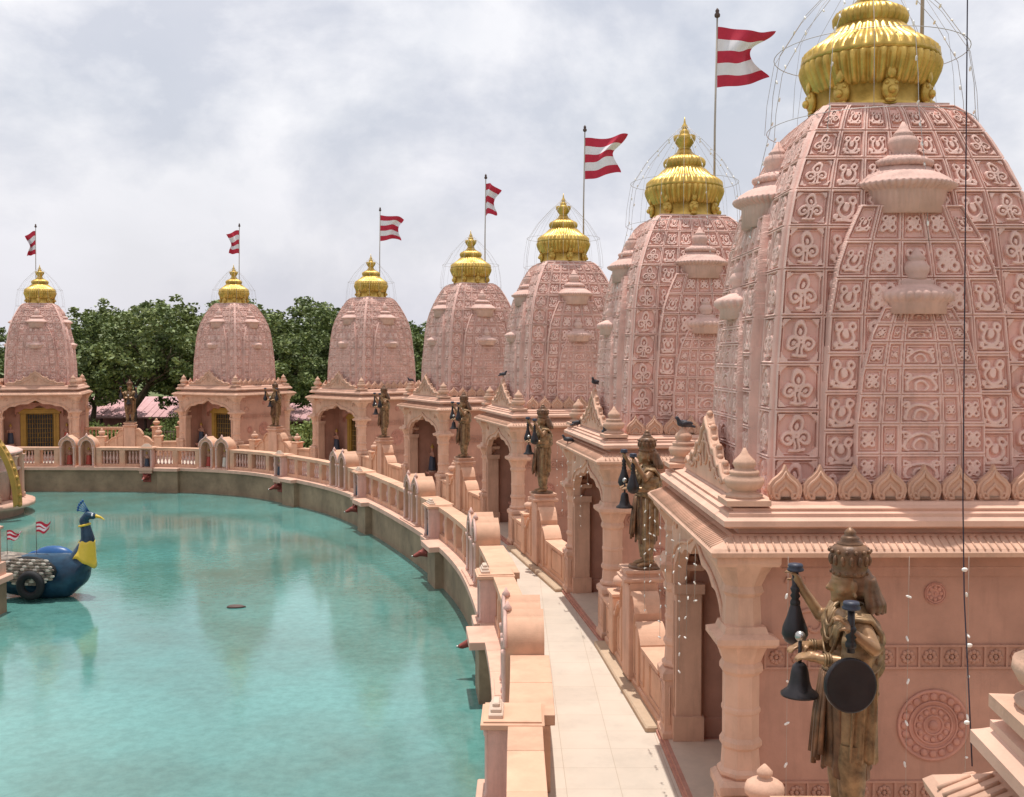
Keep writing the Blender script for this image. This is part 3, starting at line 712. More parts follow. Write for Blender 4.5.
# ------------------------------------------------------------------ flags
def cloth(L_, H_, seed, tail=.35, amp=.09, droop=.05):
    nx, nz = 40, 25; vs = []; fs = []; mi = []
    rr = random.Random(seed); p1, p2 = rr.uniform(0, 6), rr.uniform(0, 6)
    for j in range(nz + 1):
        q = j / nz                                  # 0 top .. 1 bottom
        le = L_ * (1 - tail * math.sin(PI * q) ** 1.6) * (1 - .16 * q)
        for i in range(nx + 1):
            t = i / nx; x = t * le
            yw = amp * t ** .8 * math.sin(t * 7 + p1 + q * 1.7) + .4 * amp * t * math.sin(t * 13 + q * 5 + p2)
            z = -q * H_ * (1 - .16 * t) - droop * t * t - .09 * t * math.sin(t * 5.5 + p2 + q * .8) - .03 * t * math.sin(q * 9 + p1)
            vs.append((x * .97, yw, z))
    mb = MB()
    for j in range(nz):
        for i in range(nx):
            a = j * (nx + 1) + i; fs.append((a, a + 1, a + nx + 2, a + nx + 1)); mi.append(0 if (j // 5) % 2 == 0 else 1)
    mb.add(vs, fs); mb.mi = mi; mb.sm = [True] * len(fs); return mb
fl = [  # shrine index, wind angle, length, tail, droop, top z
    (2, 8, 1.22, .36, .06, 11.05, 1), (3, -8, 1.2, .30, .03, 10.88, 2), (4, -40, .66, .4, .2, 11.0, 3), (5, 16, 1.1, .2, .12, 11.05, 4),
    (6, 200, .62, .3, .25, 11.0, 5), (7, 205, .5, .4, .35, 10.95, 6), (1, 20, 1.1, .4, .1, 11.2, 7)]
fdesc = {1: 'largest red and white striped swallowtail flag on pole left of the big tower', 2: 'striped red and white flag with long upper tail above the picture centre', 3: 'limp folded red and white flag on pole just left of centre',
 4: 'red and white striped flag flying right over the mid-distance shrine', 5: 'small red and white flag hanging left of its pole over corner-on far shrine', 6: 'tiny crumpled red and white flag over the farthest left shrine', 7: 'flagpole behind the crown of the biggest tower, running out of the top of the picture'}
for (si, wa, ln, tail, dr, tz, k) in fl:
    x, y, th = SH[si]; c_, s_ = math.cos(R(th)), math.sin(R(th)); lx, ly = .66, .28
    px_, py_ = x + lx * c_ - ly * s_, y + lx * s_ + ly * c_
    r_ = empty('flag', (px_, py_, TOPZ - .35), 0, fdesc[k], 'flag', 'flags on the shrine towers')
    H = tz - TOPZ + .35
    mb = MB(); mb.tube([(0, 0, 0), (.0, 0, H / 2), (.03, 0, H)], [.024, .02, .016], 8); mb.build('pole', M['wire'], r_)
    mb = MB(); mb.lathe([(.02, 0), (.05, .02), (.055, .06), (.03, .10), (.04, .13), (.01, .18)], 12, (.03, 0, H)); mb.build('pole_knob', M['iron'], r_)
    c = cloth(ln, 1.12, k, tail, .15, dr).build('cloth', [M['red'], M['white']], r_, (.035, 0, H - .16), R(wa), fix=False)

# ------------------------------------------------------------------ link walls with pedestal between the shrines
def link_top(d):
    a = abs(d)
    if a < .27: return 1.52
    if a < .32: return 1.40
    if a < .58: t = (a - .32) / .26; return 1.42 - .26 * t ** 2.2
    if a < .62: return 1.02
    if a < .98: t = (a - .62) / .36; return 1.06 - .24 * t ** 2
    return .80
links = []
def link_wall(p0, p1, label, sides=(1,), po_=1.28):
    a = Vector(p0); b = Vector(p1); c = (a + b) / 2; d = b - a; Ln = d.length; ang = math.atan2(d.y, d.x)
    r_ = empty('link_wall', (c.x, c.y, 0), ang, label, 'wall', 'scrolled walls between the shrines')
    half = Ln / 2
    mb = MB(); ds = sorted(set(list(np.linspace(-half, half, 90)) + [s * v for s in (-1, 1) for v in (.2699, .2701, .3199, .3201, .5799, .5801, .6199, .6201, .9799, .9801)]))
    top = [(x, link_top(x)) for x in ds]; n = len(top)
    for (y0, y1, dz) in ((-.13, .13, -.05),):
        vs = [(x, y0, z + dz) for x, z in top] + [(x, y1, z + dz) for x, z in top] + [(x, y0, .08) for x, z in top] + [(x, y1, .08) for x, z in top]
        mb.add(vs, [f for i in range(n - 1) for f in ((i, i + 1, n + i + 1, n + i), (i, 2 * n + i, 2 * n + i + 1, i + 1), (n + i, n + i + 1, 3 * n + i + 1, 3 * n + i))])
    mb.build('panel', M['parapet'], r_)
    cp = MB()   # coping follows the scroll, wider than the wall
    vs = [(x, -.19, z - .055) for x, z in top] + [(x, .19, z - .055) for x, z in top] + [(x, -.19, z) for x, z in top] + [(x, .19, z) for x, z in top]
    cp.add(vs, [f for i in range(n - 1) for f in ((2 * n + i, 2 * n + i + 1, 3 * n + i + 1, 3 * n + i), (i, i + 1, 2 * n + i + 1, 2 * n + i), (n + i + 1, n + i, 3 * n + i, 3 * n + i + 1), (i + 1, i, n + i, n + i + 1))] + [(0, 2 * n, 3 * n, n), (n - 1, 2 * n - 1, 4 * n - 1, 3 * n - 1)])
    cp.build('coping', M['parapet'], r_)
    bs = MB(); bs.box(-half, half, -.20, .34, .004, .075, b=.02); bs.build('skirting', M['tan'], r_)
    mo = MB(); mo.box(-half, half, -.165, .165, .0755, .16, b=.02)
    for yy in (-.135, .135):
        for q0, q1, zt in ((.30, .60, .98), (.66, .94, .72), (1.34, min(half - .05, 2.2), .66)):
            if q1 - q0 < .1: continue
            for sg in (-1, 1): mo.tube([(sg * q0, yy, .24), (sg * q1, yy, .24), (sg * q1, yy, zt), (sg * q0, yy, zt + (.14 if q0 < 1 else 0))], .016, 5, closed=True)
    for sg in (-1, 1): mo.box(sg * .62 - .05, sg * .62 + .05, -.165, .165, .161, .99, b=.01)
    mo.build('moulding', M['parapet'], r_)
    pd = MB(); pd.box(-.25, .25, -.21, .21, .121, 1.50, b=.01); pd.square([(.27, 1.523), (.29, 1.55), (.29, 1.58), (.23, 1.60), (.23, 1.64), (.26, 1.66), (.26, 1.70)]); pd.build('pedestal', M['stone'], r_)
    for s in sides:
        po = MB(); po.box(s * po_ - .17, s * po_ + .17, -.20, .20, .122, 1.0, b=.015); po.square([(.17, 1.0), (.22, 1.02), (.22, 1.06), (.15, 1.08)], cx=s * po_); po.build('post', M['parapet'], r_)
        q = MB(); pot(q, (s * po_, 0, 1.078), .86); q.build('pot_finial', M['stone'], r_)
    return c, ang
def loc2w(i, lx, ly):
    x, y, th = SH[i]; c_, s_ = math.cos(R(th)), math.sin(R(th)); return (x + lx * c_ - ly * s_, y + lx * s_ + ly * c_)
lk = ['scrolled wall nearest the camera under the largest bronze statue', 'scrolled peach wall between the two largest shrines', 'scrolled wall between the second and third largest shrines', 'scrolled wall left of the third largest shrine, by the centre',
      'scrolled wall behind the parapet between the mid-distance shrine and the next nearer', 'scrolled wall beside the far corner-on shrine, on its right', 'scrolled wall between the two farthest shrines at the left']
for i in range(7):
    links.append(link_wall(loc2w(i, -1.72, 2.55 if i == 0 else 1.98), loc2w(i + 1, -1.72, -1.98), lk[i], (1, -1) if i >= 5 else (1,), 1.5 if i == 0 else 1.28))

# ------------------------------------------------------------------ bronze statue (faces -x)
def remeshed(mb, name, mats, vox=.010, smooth=6):
    o = mb.build(name, mats)
    md = o.modifiers.new('r', 'REMESH'); md.mode = 'VOXEL'; md.voxel_size = vox; md.use_smooth_shade = True
    ms = o.modifiers.new('s', 'SMOOTH'); ms.factor = .5; ms.iterations = smooth
    dg = bpy.context.evaluated_depsgraph_get(); me = bpy.data.meshes.new_from_object(o.evaluated_get(dg)); me.name = name
    o.modifiers.clear(); old = o.data; o.data = me; bpy.data.meshes.remove(old); me.materials.clear()
    me.materials.append(mats if not isinstance(mats, list) else mats[0])
    return o
def limb(mb, pts, rs, n=12):
    # tapered capsules along the joints (closed ends)
    for i in range(len(pts) - 1):
        a, b = Vector(pts[i]), Vector(pts[i + 1]); ra, rb = rs[i], rs[i + 1]
        k = 6; mb.tube([a.lerp(b, t / k) for t in range(k + 1)], [ra + (rb - ra) * t / k for t in range(k + 1)], n)
        mb.ball(a, ra, n); mb.ball(b, rb, n)
def hand(mb, c, dirv, side, up, s=1.0, curl=.9):
    """palm + four fingers + thumb; dirv = finger direction, up = back of the hand"""
    d = Vector(dirv).normalized(); u = Vector(up).normalized(); sdv = d.cross(u).normalized() * side; c = Vector(c)
    u = sdv.cross(d).normalized() * side
    limb(mb, [c, c + d * .04 * s], [.030 * s, .034 * s], 8)
    limb(mb, [c + sdv * .014 * s, c + d * .055 * s + sdv * .02 * s], [.022 * s, .022 * s], 8); limb(mb, [c - sdv * .014 * s, c + d * .055 * s - sdv * .022 * s], [.022 * s, .02 * s], 8)
    for k, ln in enumerate((.072, .080, .076, .060)):
        o = sdv * (.033 - .022 * k) * s; a = c + d * .065 * s + o; pts = [a]; ang = 0
        for q in range(3):
            ang += curl * (.35 + .3 * q) * .7; v = d * math.cos(ang) - u * math.sin(ang); a = a + v * ln * s * (.45, .32, .25)[q]; pts.append(a)
        limb(mb, pts, [.0105 * s, .010 * s, .009 * s, .007 * s], 7)
    a = c + sdv * .03 * s + d * .015 * s; limb(mb, [a, a + (sdv * .7 + d * .6 - u * .3).normalized() * .035 * s, a + (sdv * .35 + d * .8 - u * .9).normalized() * .065 * s], [.014 * s, .012 * s, .009 * s], 7)
def make_statue(disc=False):
    root = empty('statue')
    b = MB()
    # legs
    for s in (-1, 1):
        limb(b, [(.0, s * .10, .98), (-.03, s * .12, .55), (.02, s * .12, .10)], [.115, .072, .048]); limb(b, [(.02, s * .12, .08), (-.14, s * .13, .045)], [.045, .034])
    # torso
    b.ball((0, 0, 1.00), .17, 18, sz=(.80, 1.05, .8)); b.ball((-.005, 0, 1.14), .15, 18, sz=(.78, .98, 1)); b.ball((-.01, 0, 1.30), .175, 20, sz=(.72, 1.06, .85))
    b.ball((0, 0, 1.38), .16, 18, sz=(.66, 1.22, .55)); limb(b, [(.0, 0, 1.40), (-.01, 0, 1.53)], [.062, .055])
    # head with face
    hz = 1.625; b.ball((-.020, 0, hz + .01), .108, 22, sz=(1.0, .80, 1.22)); b.ball((-.062, 0, hz - .070), .056, 14, sz=(.95, .95, .8))
    limb(b, [(-.116, 0, hz + .030), (-.148, 0, hz - .020)], [.011, .019], 8); b.ball((-.132, .015, hz - .024), .011, 8); b.ball((-.132, -.015, hz - .024), .011, 8)
    limb(b, [(-.108, -.024, hz - .055), (-.124, 0, hz - .052), (-.108, .024, hz - .055)], [.007, .011, .007], 8); limb(b, [(-.106, -.02, hz - .069), (-.120, 0, hz - .071), (-.106, .02, hz - .069)], [.007, .011, .007], 8)
    b.ball((-.108, 0, hz - .098), .024, 10)
    for s in (-1, 1):
        b.ball((-.108, s * .036, hz + .020), .016, 8); limb(b, [(-.117, s * .015, hz + .046), (-.108, s * .040, hz + .054), (-.085, s * .062, hz + .042)], [.007, .008, .006], 6)
        b.ball((-.070, s * .052, hz - .03), .036, 10); b.ball((.005, s * .090, hz), .026, 8, sz=(.8, .5, 1.5)); b.ball((.005, s * .094, hz - .06), .015, 8)
    # arms: lower right (far/left) carry the bell in front, outer pair raise the lamps sideways
    limb(b, [(.0, -.19, 1.40), (.02, -.245, 1.15), (-.24, -.17, 1.17)], [.062, .050, .034]); limb(b, [(.0, .19, 1.40), (.02, .245, 1.15), (-.24, .15, 1.17)], [.062, .050, .034])
    hand(b, (-.25, -.15, 1.175), (-1, .35, .05), 1, (0, -.2, 1), 1.12, .7); hand(b, (-.25, .13, 1.175), (-1, -.35, .05), -1, (0, .2, 1), 1.12, .7)
    for s in (-1, 1):
        if s < 0 and disc: limb(b, [(.02, s * .18, 1.42), (.05, s * .34, 1.28), (-.11, s * .36, 1.40)], [.055, .044, .031]); hand(b, (-.115, s * .36, 1.41), (-.55, 0, .8), s, (.8, s * .2, .5), 1.05, 1.3)
        else: limb(b, [(.02, s * .18, 1.42), (-.10, s * .33, 1.33), (-.24, s * .34, 1.54)], [.055, .044, .031]); hand(b, (-.245, s * .34, 1.55), (-.45, 0, .9), s, (.9, s * .2, .4), 1.05, 1.2)
    body = remeshed(b, 'body', M['bronze_skin'], .0085, 3); body.parent = root
    # dhoti: pleated skirt, legs wrapped
    d = MB(); n = 96; prof = [(1.12, .138, .135), (1.06, .150, .155), (.95, .165, .18), (.80, .160, .185), (.62, .150, .180), (.46, .150, .185), (.40, .155, .19), (.385, .148, .18)]
    vs = []
    for k, (z, rx, ry) in enumerate(prof):
        for j in range(n):
            a = 2 * PI * j / n; fold = (.035 + .05 * (1.12 - z)) * math.sin(a * 11 + 2 * math.sin(a * 2) + (1.12 - z) * 1.5) + .03 * math.sin(a * 23 + z * 3)
            e = 1 + fold; vs.append((rx * e * math.cos(a) - .01, ry * e * math.sin(a), z - .03 * math.sin(a * 5) * (k > 5)))
    fs = [(k * n + j, k * n + (j + 1) % n, (k + 1) * n + (j + 1) % n, (k + 1) * n + j) for k in range(len(prof) - 1) for j in range(n)]
    d.add(vs, fs, smooth=True)
    # front fall of cloth with zig-zag pleats
    for q in range(7):
        y = -.075 + q * .025; d.tube([(-.165 - .012 * (q % 2), y * .7, 1.05), (-.195 - .02 * (q % 2), y, .75), (-.215 - .02 * (q % 2), y * 1.2, .42 + .03 * abs(q - 3))], [.013, .018, .02], 6)
    dh = d.build('dhoti', M['bronze'], root)
    lg = MB()
    for s in (-1, 1):
        nn = 40; vs = []; pr = [(.60, .10), (.45, .098), (.30, .085), (.18, .070), (.13, .066)]
        for z, r in pr:
            for j in range(nn):
                a = 2 * PI * j / nn; e = 1 + .06 * math.sin(a * 7 + z * 20); vs.append((r * e * math.cos(a) - .01, s * .115 + r * e * math.sin(a), z))
        lg.add(vs, [(k * nn + j, k * nn + (j + 1) % nn, (k + 1) * nn + (j + 1) % nn, (k + 1) * nn + j) for k in range(4) for j in range(nn)], smooth=True)
        lg.tube([(.02 + .055 * math.cos(t), s * .12 + .055 * math.sin(t), .115) for t in np.linspace(0, 2 * PI, 14, endpoint=False)], .014, 6, closed=True)
    lg.build('leggings', M['bronze_cloth'], root)
    # belt, necklace, armlets, bangles: each its own part
    E = lambda rx, ry, z, t, ox=0: (ox + rx * math.cos(t), ry * math.sin(t), z)
    T = np.linspace(0, 2 * PI, 30, endpoint=False); mj = M['bronze_cloth']
    j_ = MB(); j_.tube([E(.155, .172, 1.06, t) for t in T], .022, 6, closed=True); j_.tube([E(.15, .165, 1.10, t) for t in T], .012, 6, closed=True)
    for k in range(12):
        t = 2 * PI * k / 12; j_.tube([E(.165, .178, 1.05, t), E(.18, .195, .97, t + .05), E(.175, .19, .92, t + .1)], .010, 5); j_.ball(E(.178, .192, .91, t + .1), .017, 6)
    j_.build('belt', mj, root)
    for k, (dz, rr) in enumerate(((0, .10), (.05, .13), (.12, .15))):
        j_ = MB(); j_.tube([(-.10 - rr * .15 * math.sin(t) - .03, rr * .9 * math.cos(t), 1.44 - dz * 1.2 - rr * .9 * math.sin(t)) for t in np.linspace(0, PI, 14)], .010, 5); j_.build('necklace', mj, root)
    for s in (-1, 1):
        j_ = MB(); j_.tube([(.01 + .058 * math.cos(t), s * .215 + .056 * math.sin(t), 1.30) for t in T[::2]], .014, 5, closed=True); j_.build('armlet', mj, root)
        for q in range(3): j_ = MB(); j_.tube([(-.185 - q * .018, s * (.185 if s < 0 else .17) + .036 * math.cos(t), 1.168 + .036 * math.sin(t)) for t in T[::2]], .009, 5, closed=True); j_.build('bangle', mj, root)
    # shawl over both shoulders and down the back
    sh = MB(); nu_, nv_ = 36, 16; vs = []
    for i in range(nu_ + 1):
        a = -2.25 + 4.5 * i / nu_           # around the back (0 = +x)
        for k in range(nv_ + 1):
            t = k / nv_; z = 1.50 - .42 * t + .05 * math.cos(a * 2) * t; rx = .09 + .115 * min(1, t * 2.2); ry = .10 + .205 * min(1, t * 2.4) - .03 * t
            e = 1 + .05 * math.sin(k * 1.7 + a * 2) ; vs.append((rx * e * math.cos(a) + .005, ry * e * math.sin(a), z))
    sh.add(vs, [(i * (nv_ + 1) + k, (i + 1) * (nv_ + 1) + k, (i + 1) * (nv_ + 1) + k + 1, i * (nv_ + 1) + k + 1) for i in range(nu_) for k in range(nv_)], smooth=True)
    for s in (-1, 1):   # tails hanging at the sides
        vs = []
        for i in range(9):
            for k in range(21):
                t = k / 20; x = .04 + (i / 8 - .5) * (.15 + .04 * t) ; y = s * (.235 + .03 * math.sin(i * 1.9 + t * 3) * .8 - .02 * t) ; vs.append((x, y, 1.22 - .72 * t - .02 * (i % 2)))
        sh.add(vs, [(i * 21 + k, (i + 1) * 21 + k, (i + 1) * 21 + k + 1, i * 21 + k + 1) for i in range(8) for k in range(20)], smooth=True)
    so = sh.build('shawl', M['bronze_cloth'], root); md = so.modifiers.new('t', 'SOLIDIFY'); md.thickness = .014
    for s in (-1, 1):   # folded sash over each shoulder
        sa = MB()
        for q in range(5):
            o_ = (q - 2) * .026
            sa.tube([(-.135, s * (.075 + o_ * .8), 1.22), (-.125, s * (.12 + o_), 1.36), (-.05 , s * (.185 + o_ * 1.1), 1.462 - abs(o_) * .3), (.06, s * (.195 + o_ * 1.1), 1.455 - abs(o_) * .3), (.135, s * (.16 + o_), 1.34), (.16, s * (.12 + o_ * .7), 1.16)], [.012, .018, .021, .021, .018, .012], 6)
        sa.build('sash', M['bronze_cloth'], root)
    # hair
    h = MB(); h.ball((.045, 0, hz + .02), .108, 16, sz=(1, .95, 1.15))
    for k in range(9):
        a = -1.3 + 2.6 * k / 8; x, y = .06 + .05 * math.cos(a), .085 * math.sin(a)
        h.tube([(x + .02, y, hz + .05), (x + .06 * math.cos(a), y * 1.12, hz - .05), (x + .10 * math.cos(a), y * 1.30, hz - .13), (x + .12 * math.cos(a), y * 1.25, hz - .19)], [.032, .034, .032, .014], 8)
    hr = remeshed(h, 'hair', M['bronze'], .009, 2); hr.parent = root
    # crown
    c = MB(); cz = hz + .065
    c.lathe([(.111, 0), (.117, .01), (.119, .03), (.113, .04), (.117, .055), (.124, .12), (.126, .165), (.118, .18), (.105, .195), (.085, .205)], 40, (-.005, 0, cz), rib=.03, ribn=20, ribf=[0, 0, 1, 0, 0, 1, 1, 0, 0, 0])
    for k in range(14):
        a = 2 * PI * k / 14; c.ball((-.005 + .124 * math.cos(a), .124 * math.sin(a), cz + .105), .024, 8, sz=(.7, .7, 1.5)); c.ball((-.005 + .118 * math.cos(a + .22), .118 * math.sin(a + .22), cz + .02), .013, 6)
        c.ball((-.005 + .130 * math.cos(a + .22), .130 * math.sin(a + .22), cz + .165), .015, 6)
    c.lathe([(.085, .20), (.082, .215), (.058, .23), (.062, .245), (.05, .258), (.034, .268), (.040, .283), (.03, .298), (.01, .318)], 24, (-.005, 0, cz))
    c.build('crown', M['bronze'], root)
    # hanging bell under the front hands
    bx, bz = -.33, 1.055
    be = MB(); be.lathe([(.0, .045), (.03, .04), (.048, .02), (.058, -.02), (.066, -.08), (.082, -.13), (.125, -.165), (.125, -.178), (.105, -.172), (.07, -.13)], 28, (bx, 0, bz), caps=False)
    be.lathe([(.013, .02), (.013, .20)], 8, (bx, 0, bz)); bo = be.build('bell', M['darkmetal'], root)
    kb = MB(); kb.ball((bx, 0, bz - .17), .018, 8); kb.tube([(bx, 0, bz), (bx, 0, bz - .17)], .006, 5); kb.build('clapper', M['silver'], bo); kb = MB(); kb.ball((bx, 0, 1.275), .036, 12); kb.build('bell_knob', M['silver'], bo)
    for s in (-1, 1):   # dark maces: handle, blue cap; a round disc or a pear-shaped head below
        dd = disc and s < 0
        m_ = MB(); cx, cy, z0 = (-.11, s * .37, -.07) if dd else (-.275, s * .34, .03)
        m_.tube([(cx, cy, 1.34 + z0), (cx, cy, 1.62 + z0)], [.026, .022], 10); m_.lathe([(.024, 1.36), (.036, 1.38), (.036, 1.40), (.024, 1.42), (.036, 1.44), (.024, 1.46), (.036, 1.49), (.024, 1.51)], 12, (cx, cy, z0))
        if dd: m_.lathe([(.162, -.022), (.172, -.016), (.172, .016), (.162, .022), (.15, .018), (.05, .022), (.01, .024)], 48, mtx=Matrix.Translation((cx + .0, cy, 1.13 + z0)) @ Matrix.Rotation(PI / 2 - .10, 4, 'X') @ Matrix.Rotation(.15, 4, 'Y'))
        else: m_.lathe([(.02, .20), (.035, .15), (.055, .08), (.085, .0), (.092, -.05), (.07, -.10), (.03, -.125), (.005, -.13)], 20, (cx, cy, 1.22 + z0))
        mo = m_.build('mace', M['darkmetal'], root)
        cp = MB(); cp.lathe([(.03, 0), (.056, .008), (.058, .02), (.048, .03), (.053, .04), (.048, .055), (.02, .06)], 20, (cx, cy, 1.61 + z0)); cp.build('cap', M['bluecap'], mo)
    bs = MB(); bs.lathe([(.25, 0), (.25, .03), (.22, .04)], 24, (-.02, 0, 0)); bs.build('base', M['bronze'], root)
    return root
statue_big = make_statue(True); statue = make_statue(False)
sl = ['largest bronze bell-bearer statue at the bottom right, crowned, seen from the side', 'bronze bell-bearer statue on the wall between the two largest shrines', 'bronze bell-bearer statue in front of the third largest shrine', 'slim dark statue with bells left of the third largest shrine',
      'dark statue with raised arms in front of the mid-distance shrine', 'bronze statue at the right corner of the corner-on far shrine', 'bronze statue with spread arms before the trees between the two farthest shrines']
for i, (c, ang) in enumerate(links):
    nx_ = .20 if i == 0 else (.10 if i == 1 else 0)
    place(statue_big if i == 0 else statue, i <= 1, (c.x + nx_, c.y, 1.62 if i == 0 else 1.70), ang - PI / 2, sl[i], 'statue', 'bronze bell-bearer statues on the link walls', 1.0)

# ------------------------------------------------------------------ small painted figures
def small_figure(robe, h=.62):
    root = empty('figurine'); k = h / 1.8; b = MB(); S = lambda x, y, z: (x * k, y * k, z * k)
    b.ball(S(0, 0, 1.62), .115 * k, 12, sz=(1, .9, 1.2)); limb(b, [S(0, 0, 1.5), S(0, 0, 1.4)], [.06 * k, .06 * k], 8)
    b.ball(S(0, 0, 1.25), .20 * k, 12, sz=(.7, 1.1, 1)); b.ball(S(0, 0, 1.0), .17 * k, 12, sz=(.8, 1.1, 1))
    limb(b, [S(0, -.2, 1.36), S(0, -.32, 1.1), S(-.2, -.22, 1.2)], [.065 * k, .055 * k, .04 * k], 8); limb(b, [S(0, .2, 1.36), S(-.02, .34, 1.15), S(-.2, .26, 1.36)], [.065 * k, .055 * k, .04 * k], 8)
    b.ball(S(-.23, -.2, 1.22), .05 * k, 8); b.ball(S(-.23, .26, 1.40), .05 * k, 8); limb(b, [S(-.1, 0, 1.62), S(-.125, 0, 1.59)], [.015 * k, .02 * k], 6)
    for s in (-1, 1): limb(b, [S(0, s * .1, .9), S(0, s * .11, .08)], [.1 * k, .05 * k], 8); limb(b, [S(0, s * .11, .05), S(-.13, s * .12, .04)], [.05 * k, .04 * k], 8)
    bo = remeshed(b, 'body', M['skinpaint'], .012 * h / .62, 2); bo.parent = root
    d = MB(); n = 30; pr = [(1.10, .17), (.95, .20), (.6, .22), (.25, .27), (.12, .26)]
    vs = [((r * (1 + .08 * math.sin(9 * 2 * PI * j / n)) * math.cos(2 * PI * j / n)) * k, (r * 1.1 * (1 + .08 * math.sin(9 * 2 * PI * j / n)) * math.sin(2 * PI * j / n)) * k, z * k) for z, r in pr for j in range(n)]
    d.add(vs, [(a * n + j, a * n + (j + 1) % n, (a + 1) * n + (j + 1) % n, (a + 1) * n + j) for a in range(4) for j in range(n)], smooth=True); d.build('robe', M[robe], root)
    c = MB(); c.lathe([(.12 * k, 1.68 * k), (.14 * k, 1.74 * k), (.10 * k, 1.84 * k), (.05 * k, 1.92 * k), (.01 * k, 2.0 * k)], 12); c.build('headdress', M['goldpaint'], root)
    p = MB(); p.lathe([(.30 * k, 0), (.30 * k, .05 * k), (.22 * k, .08 * k)], 16); p.build('base', M['stone'], root)
    return root
figs = [small_figure('robe_red'), small_figure('robe_white'), small_figure('robe_blue')]
usedfig = [False] * 3
def put_fig(k, loc, rz, label, group, scale=1):
    f = figs[k]; o = place(f, not usedfig[k], loc, rz, label, 'figurine', group, scale); usedfig[k] = True; return o

# ------------------------------------------------------------------ arched niches, box niches, balustrades along the rail
def make_niche():      # opening faces +y (pool side is -normal): local x along the rail, y towards the pool
    root = empty('niche'); w = .36; b = MB()
    n = 44; outer = []; inner = []
    for i in range(n + 1):
        a = PI * i / n; zz = math.sin(a); px_ = -math.cos(a)
        outer.append((px_ * w, .95 + (zz * .36 + .07 * max(0, 1 - abs(px_) * 3.2)))); inner.append((px_ * .235, .92 + (zz * .26)))
    O = [(-w, .03)] + outer + [(w, .03)]; I = [(-.235, .03)] + inner + [(.235, .03)]; m = len(O)
    y0, y1, yb = .24, -.27, -.14
    vs = [(x, y0, z) for x, z in O] + [(x, y1, z) for x, z in O] + [(x, y0, z) for x, z in I] + [(x, yb, z) for x, z in I]
    fs = []
    for i in range(m - 1): fs += [(i, i + 1, m + i + 1, m + i), (2 * m + i, 2 * m + i + 1, i + 1, i), (2 * m + i + 1, 2 * m + i, 3 * m + i, 3 * m + i + 1)]
    fs += [tuple(range(m, 2 * m)), tuple(range(3 * m, 4 * m))]
    b.add(vs, fs); b.build('vault', M['parapet'], root)
    t = MB(); t.tube([(x, y0 + .005, z) for x, z in outer], .028, 6); t.tube([(x, y0 + .01, z) for x, z in inner], .018, 6)
    for i in range(4, n, 6): t.ball((outer[i][0] * .83, y0 + .01, .95 + (outer[i][1] - .95) * .83), .022, 6)
    for s in (-1, 1): t.lathe([(.05, .06), (.05, .12), (.035, .14), (.032, .8), (.05, .84), (.055, .9)], 10, (s * .285, y0 + .01, 0))
    t.lathe([(.05, 0), (.06, .04), (.03, .08), (.01, .13)], 10, (0, y0 - .03, 1.36)); t.build('arch_moulding', M['tower'], root)
    s_ = MB(); s_.box(-.40, .40, -.28, .38, .031, .07, b=.01); s_.build('sill', M['trim'], root)
    return root
def make_box():      # sits on the pool side of the rail; local y from 0 outwards
    root = empty('box_niche'); b = MB()
    b.box(-.27, .27, .0, .06, .032, .80); b.box(-.27, -.19, .06, .26, .032, .80); b.box(.19, .27, .06, .26, .032, .80); b.build('housing', M['tower'], root)
    r_ = MB(); r_.square([(.29, .80), (.34, .82), (.34, .87), (.31, .885), (.31, .90)], cx=0, cy=.0, aspect=(1, 1)); r_.build('roof', M['parapet'], root)
    for k in range(3):
        q = MB(); q.box(-.22 + .05 * k, .22 - .05 * k, .10 + .02 * k, .26 - .02 * k, .901 + .045 * k, .946 + .045 * k, b=.012); q.build('roof_block', M['pale'], root)
    s_ = MB(); s_.box(-.32, .32, .0, .40, -.10, .031, b=.01); s_.box(-.28, .28, .0, .34, -.22, -.10); s_.build('bracket', M['trim'], root)
    for s in (-1, 1): c = MB(); c.lathe([(.045, .03), (.045, .1), (.03, .12), (.03, .7), (.045, .74), (.045, .80)], 10, (s * .22, .27, 0)); c.build('colonnette', M['tower'], root)
    return root
def make_spout():      # maroon animal-head spout, nose towards +y
    root = empty('spout'); b = MB()
    limb(b, [(0, -.05, .0), (0, .12, .02), (0, .24, .0)], [.13, .115, .08], 12); limb(b, [(0, .24, .0), (0, .36, -.05)], [.075, .055], 12); b.ball((0, .39, -.055), .055, 10, sz=(1.1, .8, .8))
    for s in (-1, 1): limb(b, [(s * .07, .14, .10), (s * .12, .10, .17), (s * .10, .08, .23)], [.028, .02, .006], 8); b.ball((s * .12, .10, .03), .05, 8, sz=(1.3, .4, .7)); b.ball((s * .062, .25, .045), .018, 8)
    o = remeshed(b, 'head', M['spout'], .012, 2); o.parent = root
    m_ = MB(); m_.box(-.17, .17, -.10, -.02, -.20, .16, b=.015); m_.build('mount', M['spout'], root)
    p = MB(); p.lathe([(.022, 0), (.022, .05)], 10, mtx=Matrix.Translation((0, .42, -.06)) @ Matrix.Rotation(-PI / 2, 4, 'X')); p.build('pipe', M['silver'], root)
    return root
niche = make_niche(); boxn = make_box(); spout = make_spout()
def frame_at(s, d=0):
    p, t, nn = at(s); q = p + nn * d; return (q.x, q.y, 0), math.atan2(t.y, t.x)     # local +x along, local +y = left of travel = pool side
PAIRS = [(.19, 6.4), (.18, 14.45), (-.62, 22.4), (-2.66, 30.0), (-6.1, 37.9), (-12.4, 44.6), (-18.7, 45.35), (-26, 45.4)]
BOXES = [(.2, 2.8), (.19, 11.2), (-.15, 18.8), (-1.9, 27.6), (-4.9, 35.7), (-9.0, 41.8), (-15.6, 45.2), (-22.4, 45.4)]
pn = ['nearest the camera', 'beside the tyre-lit bend', '', '', '', '', '', '']
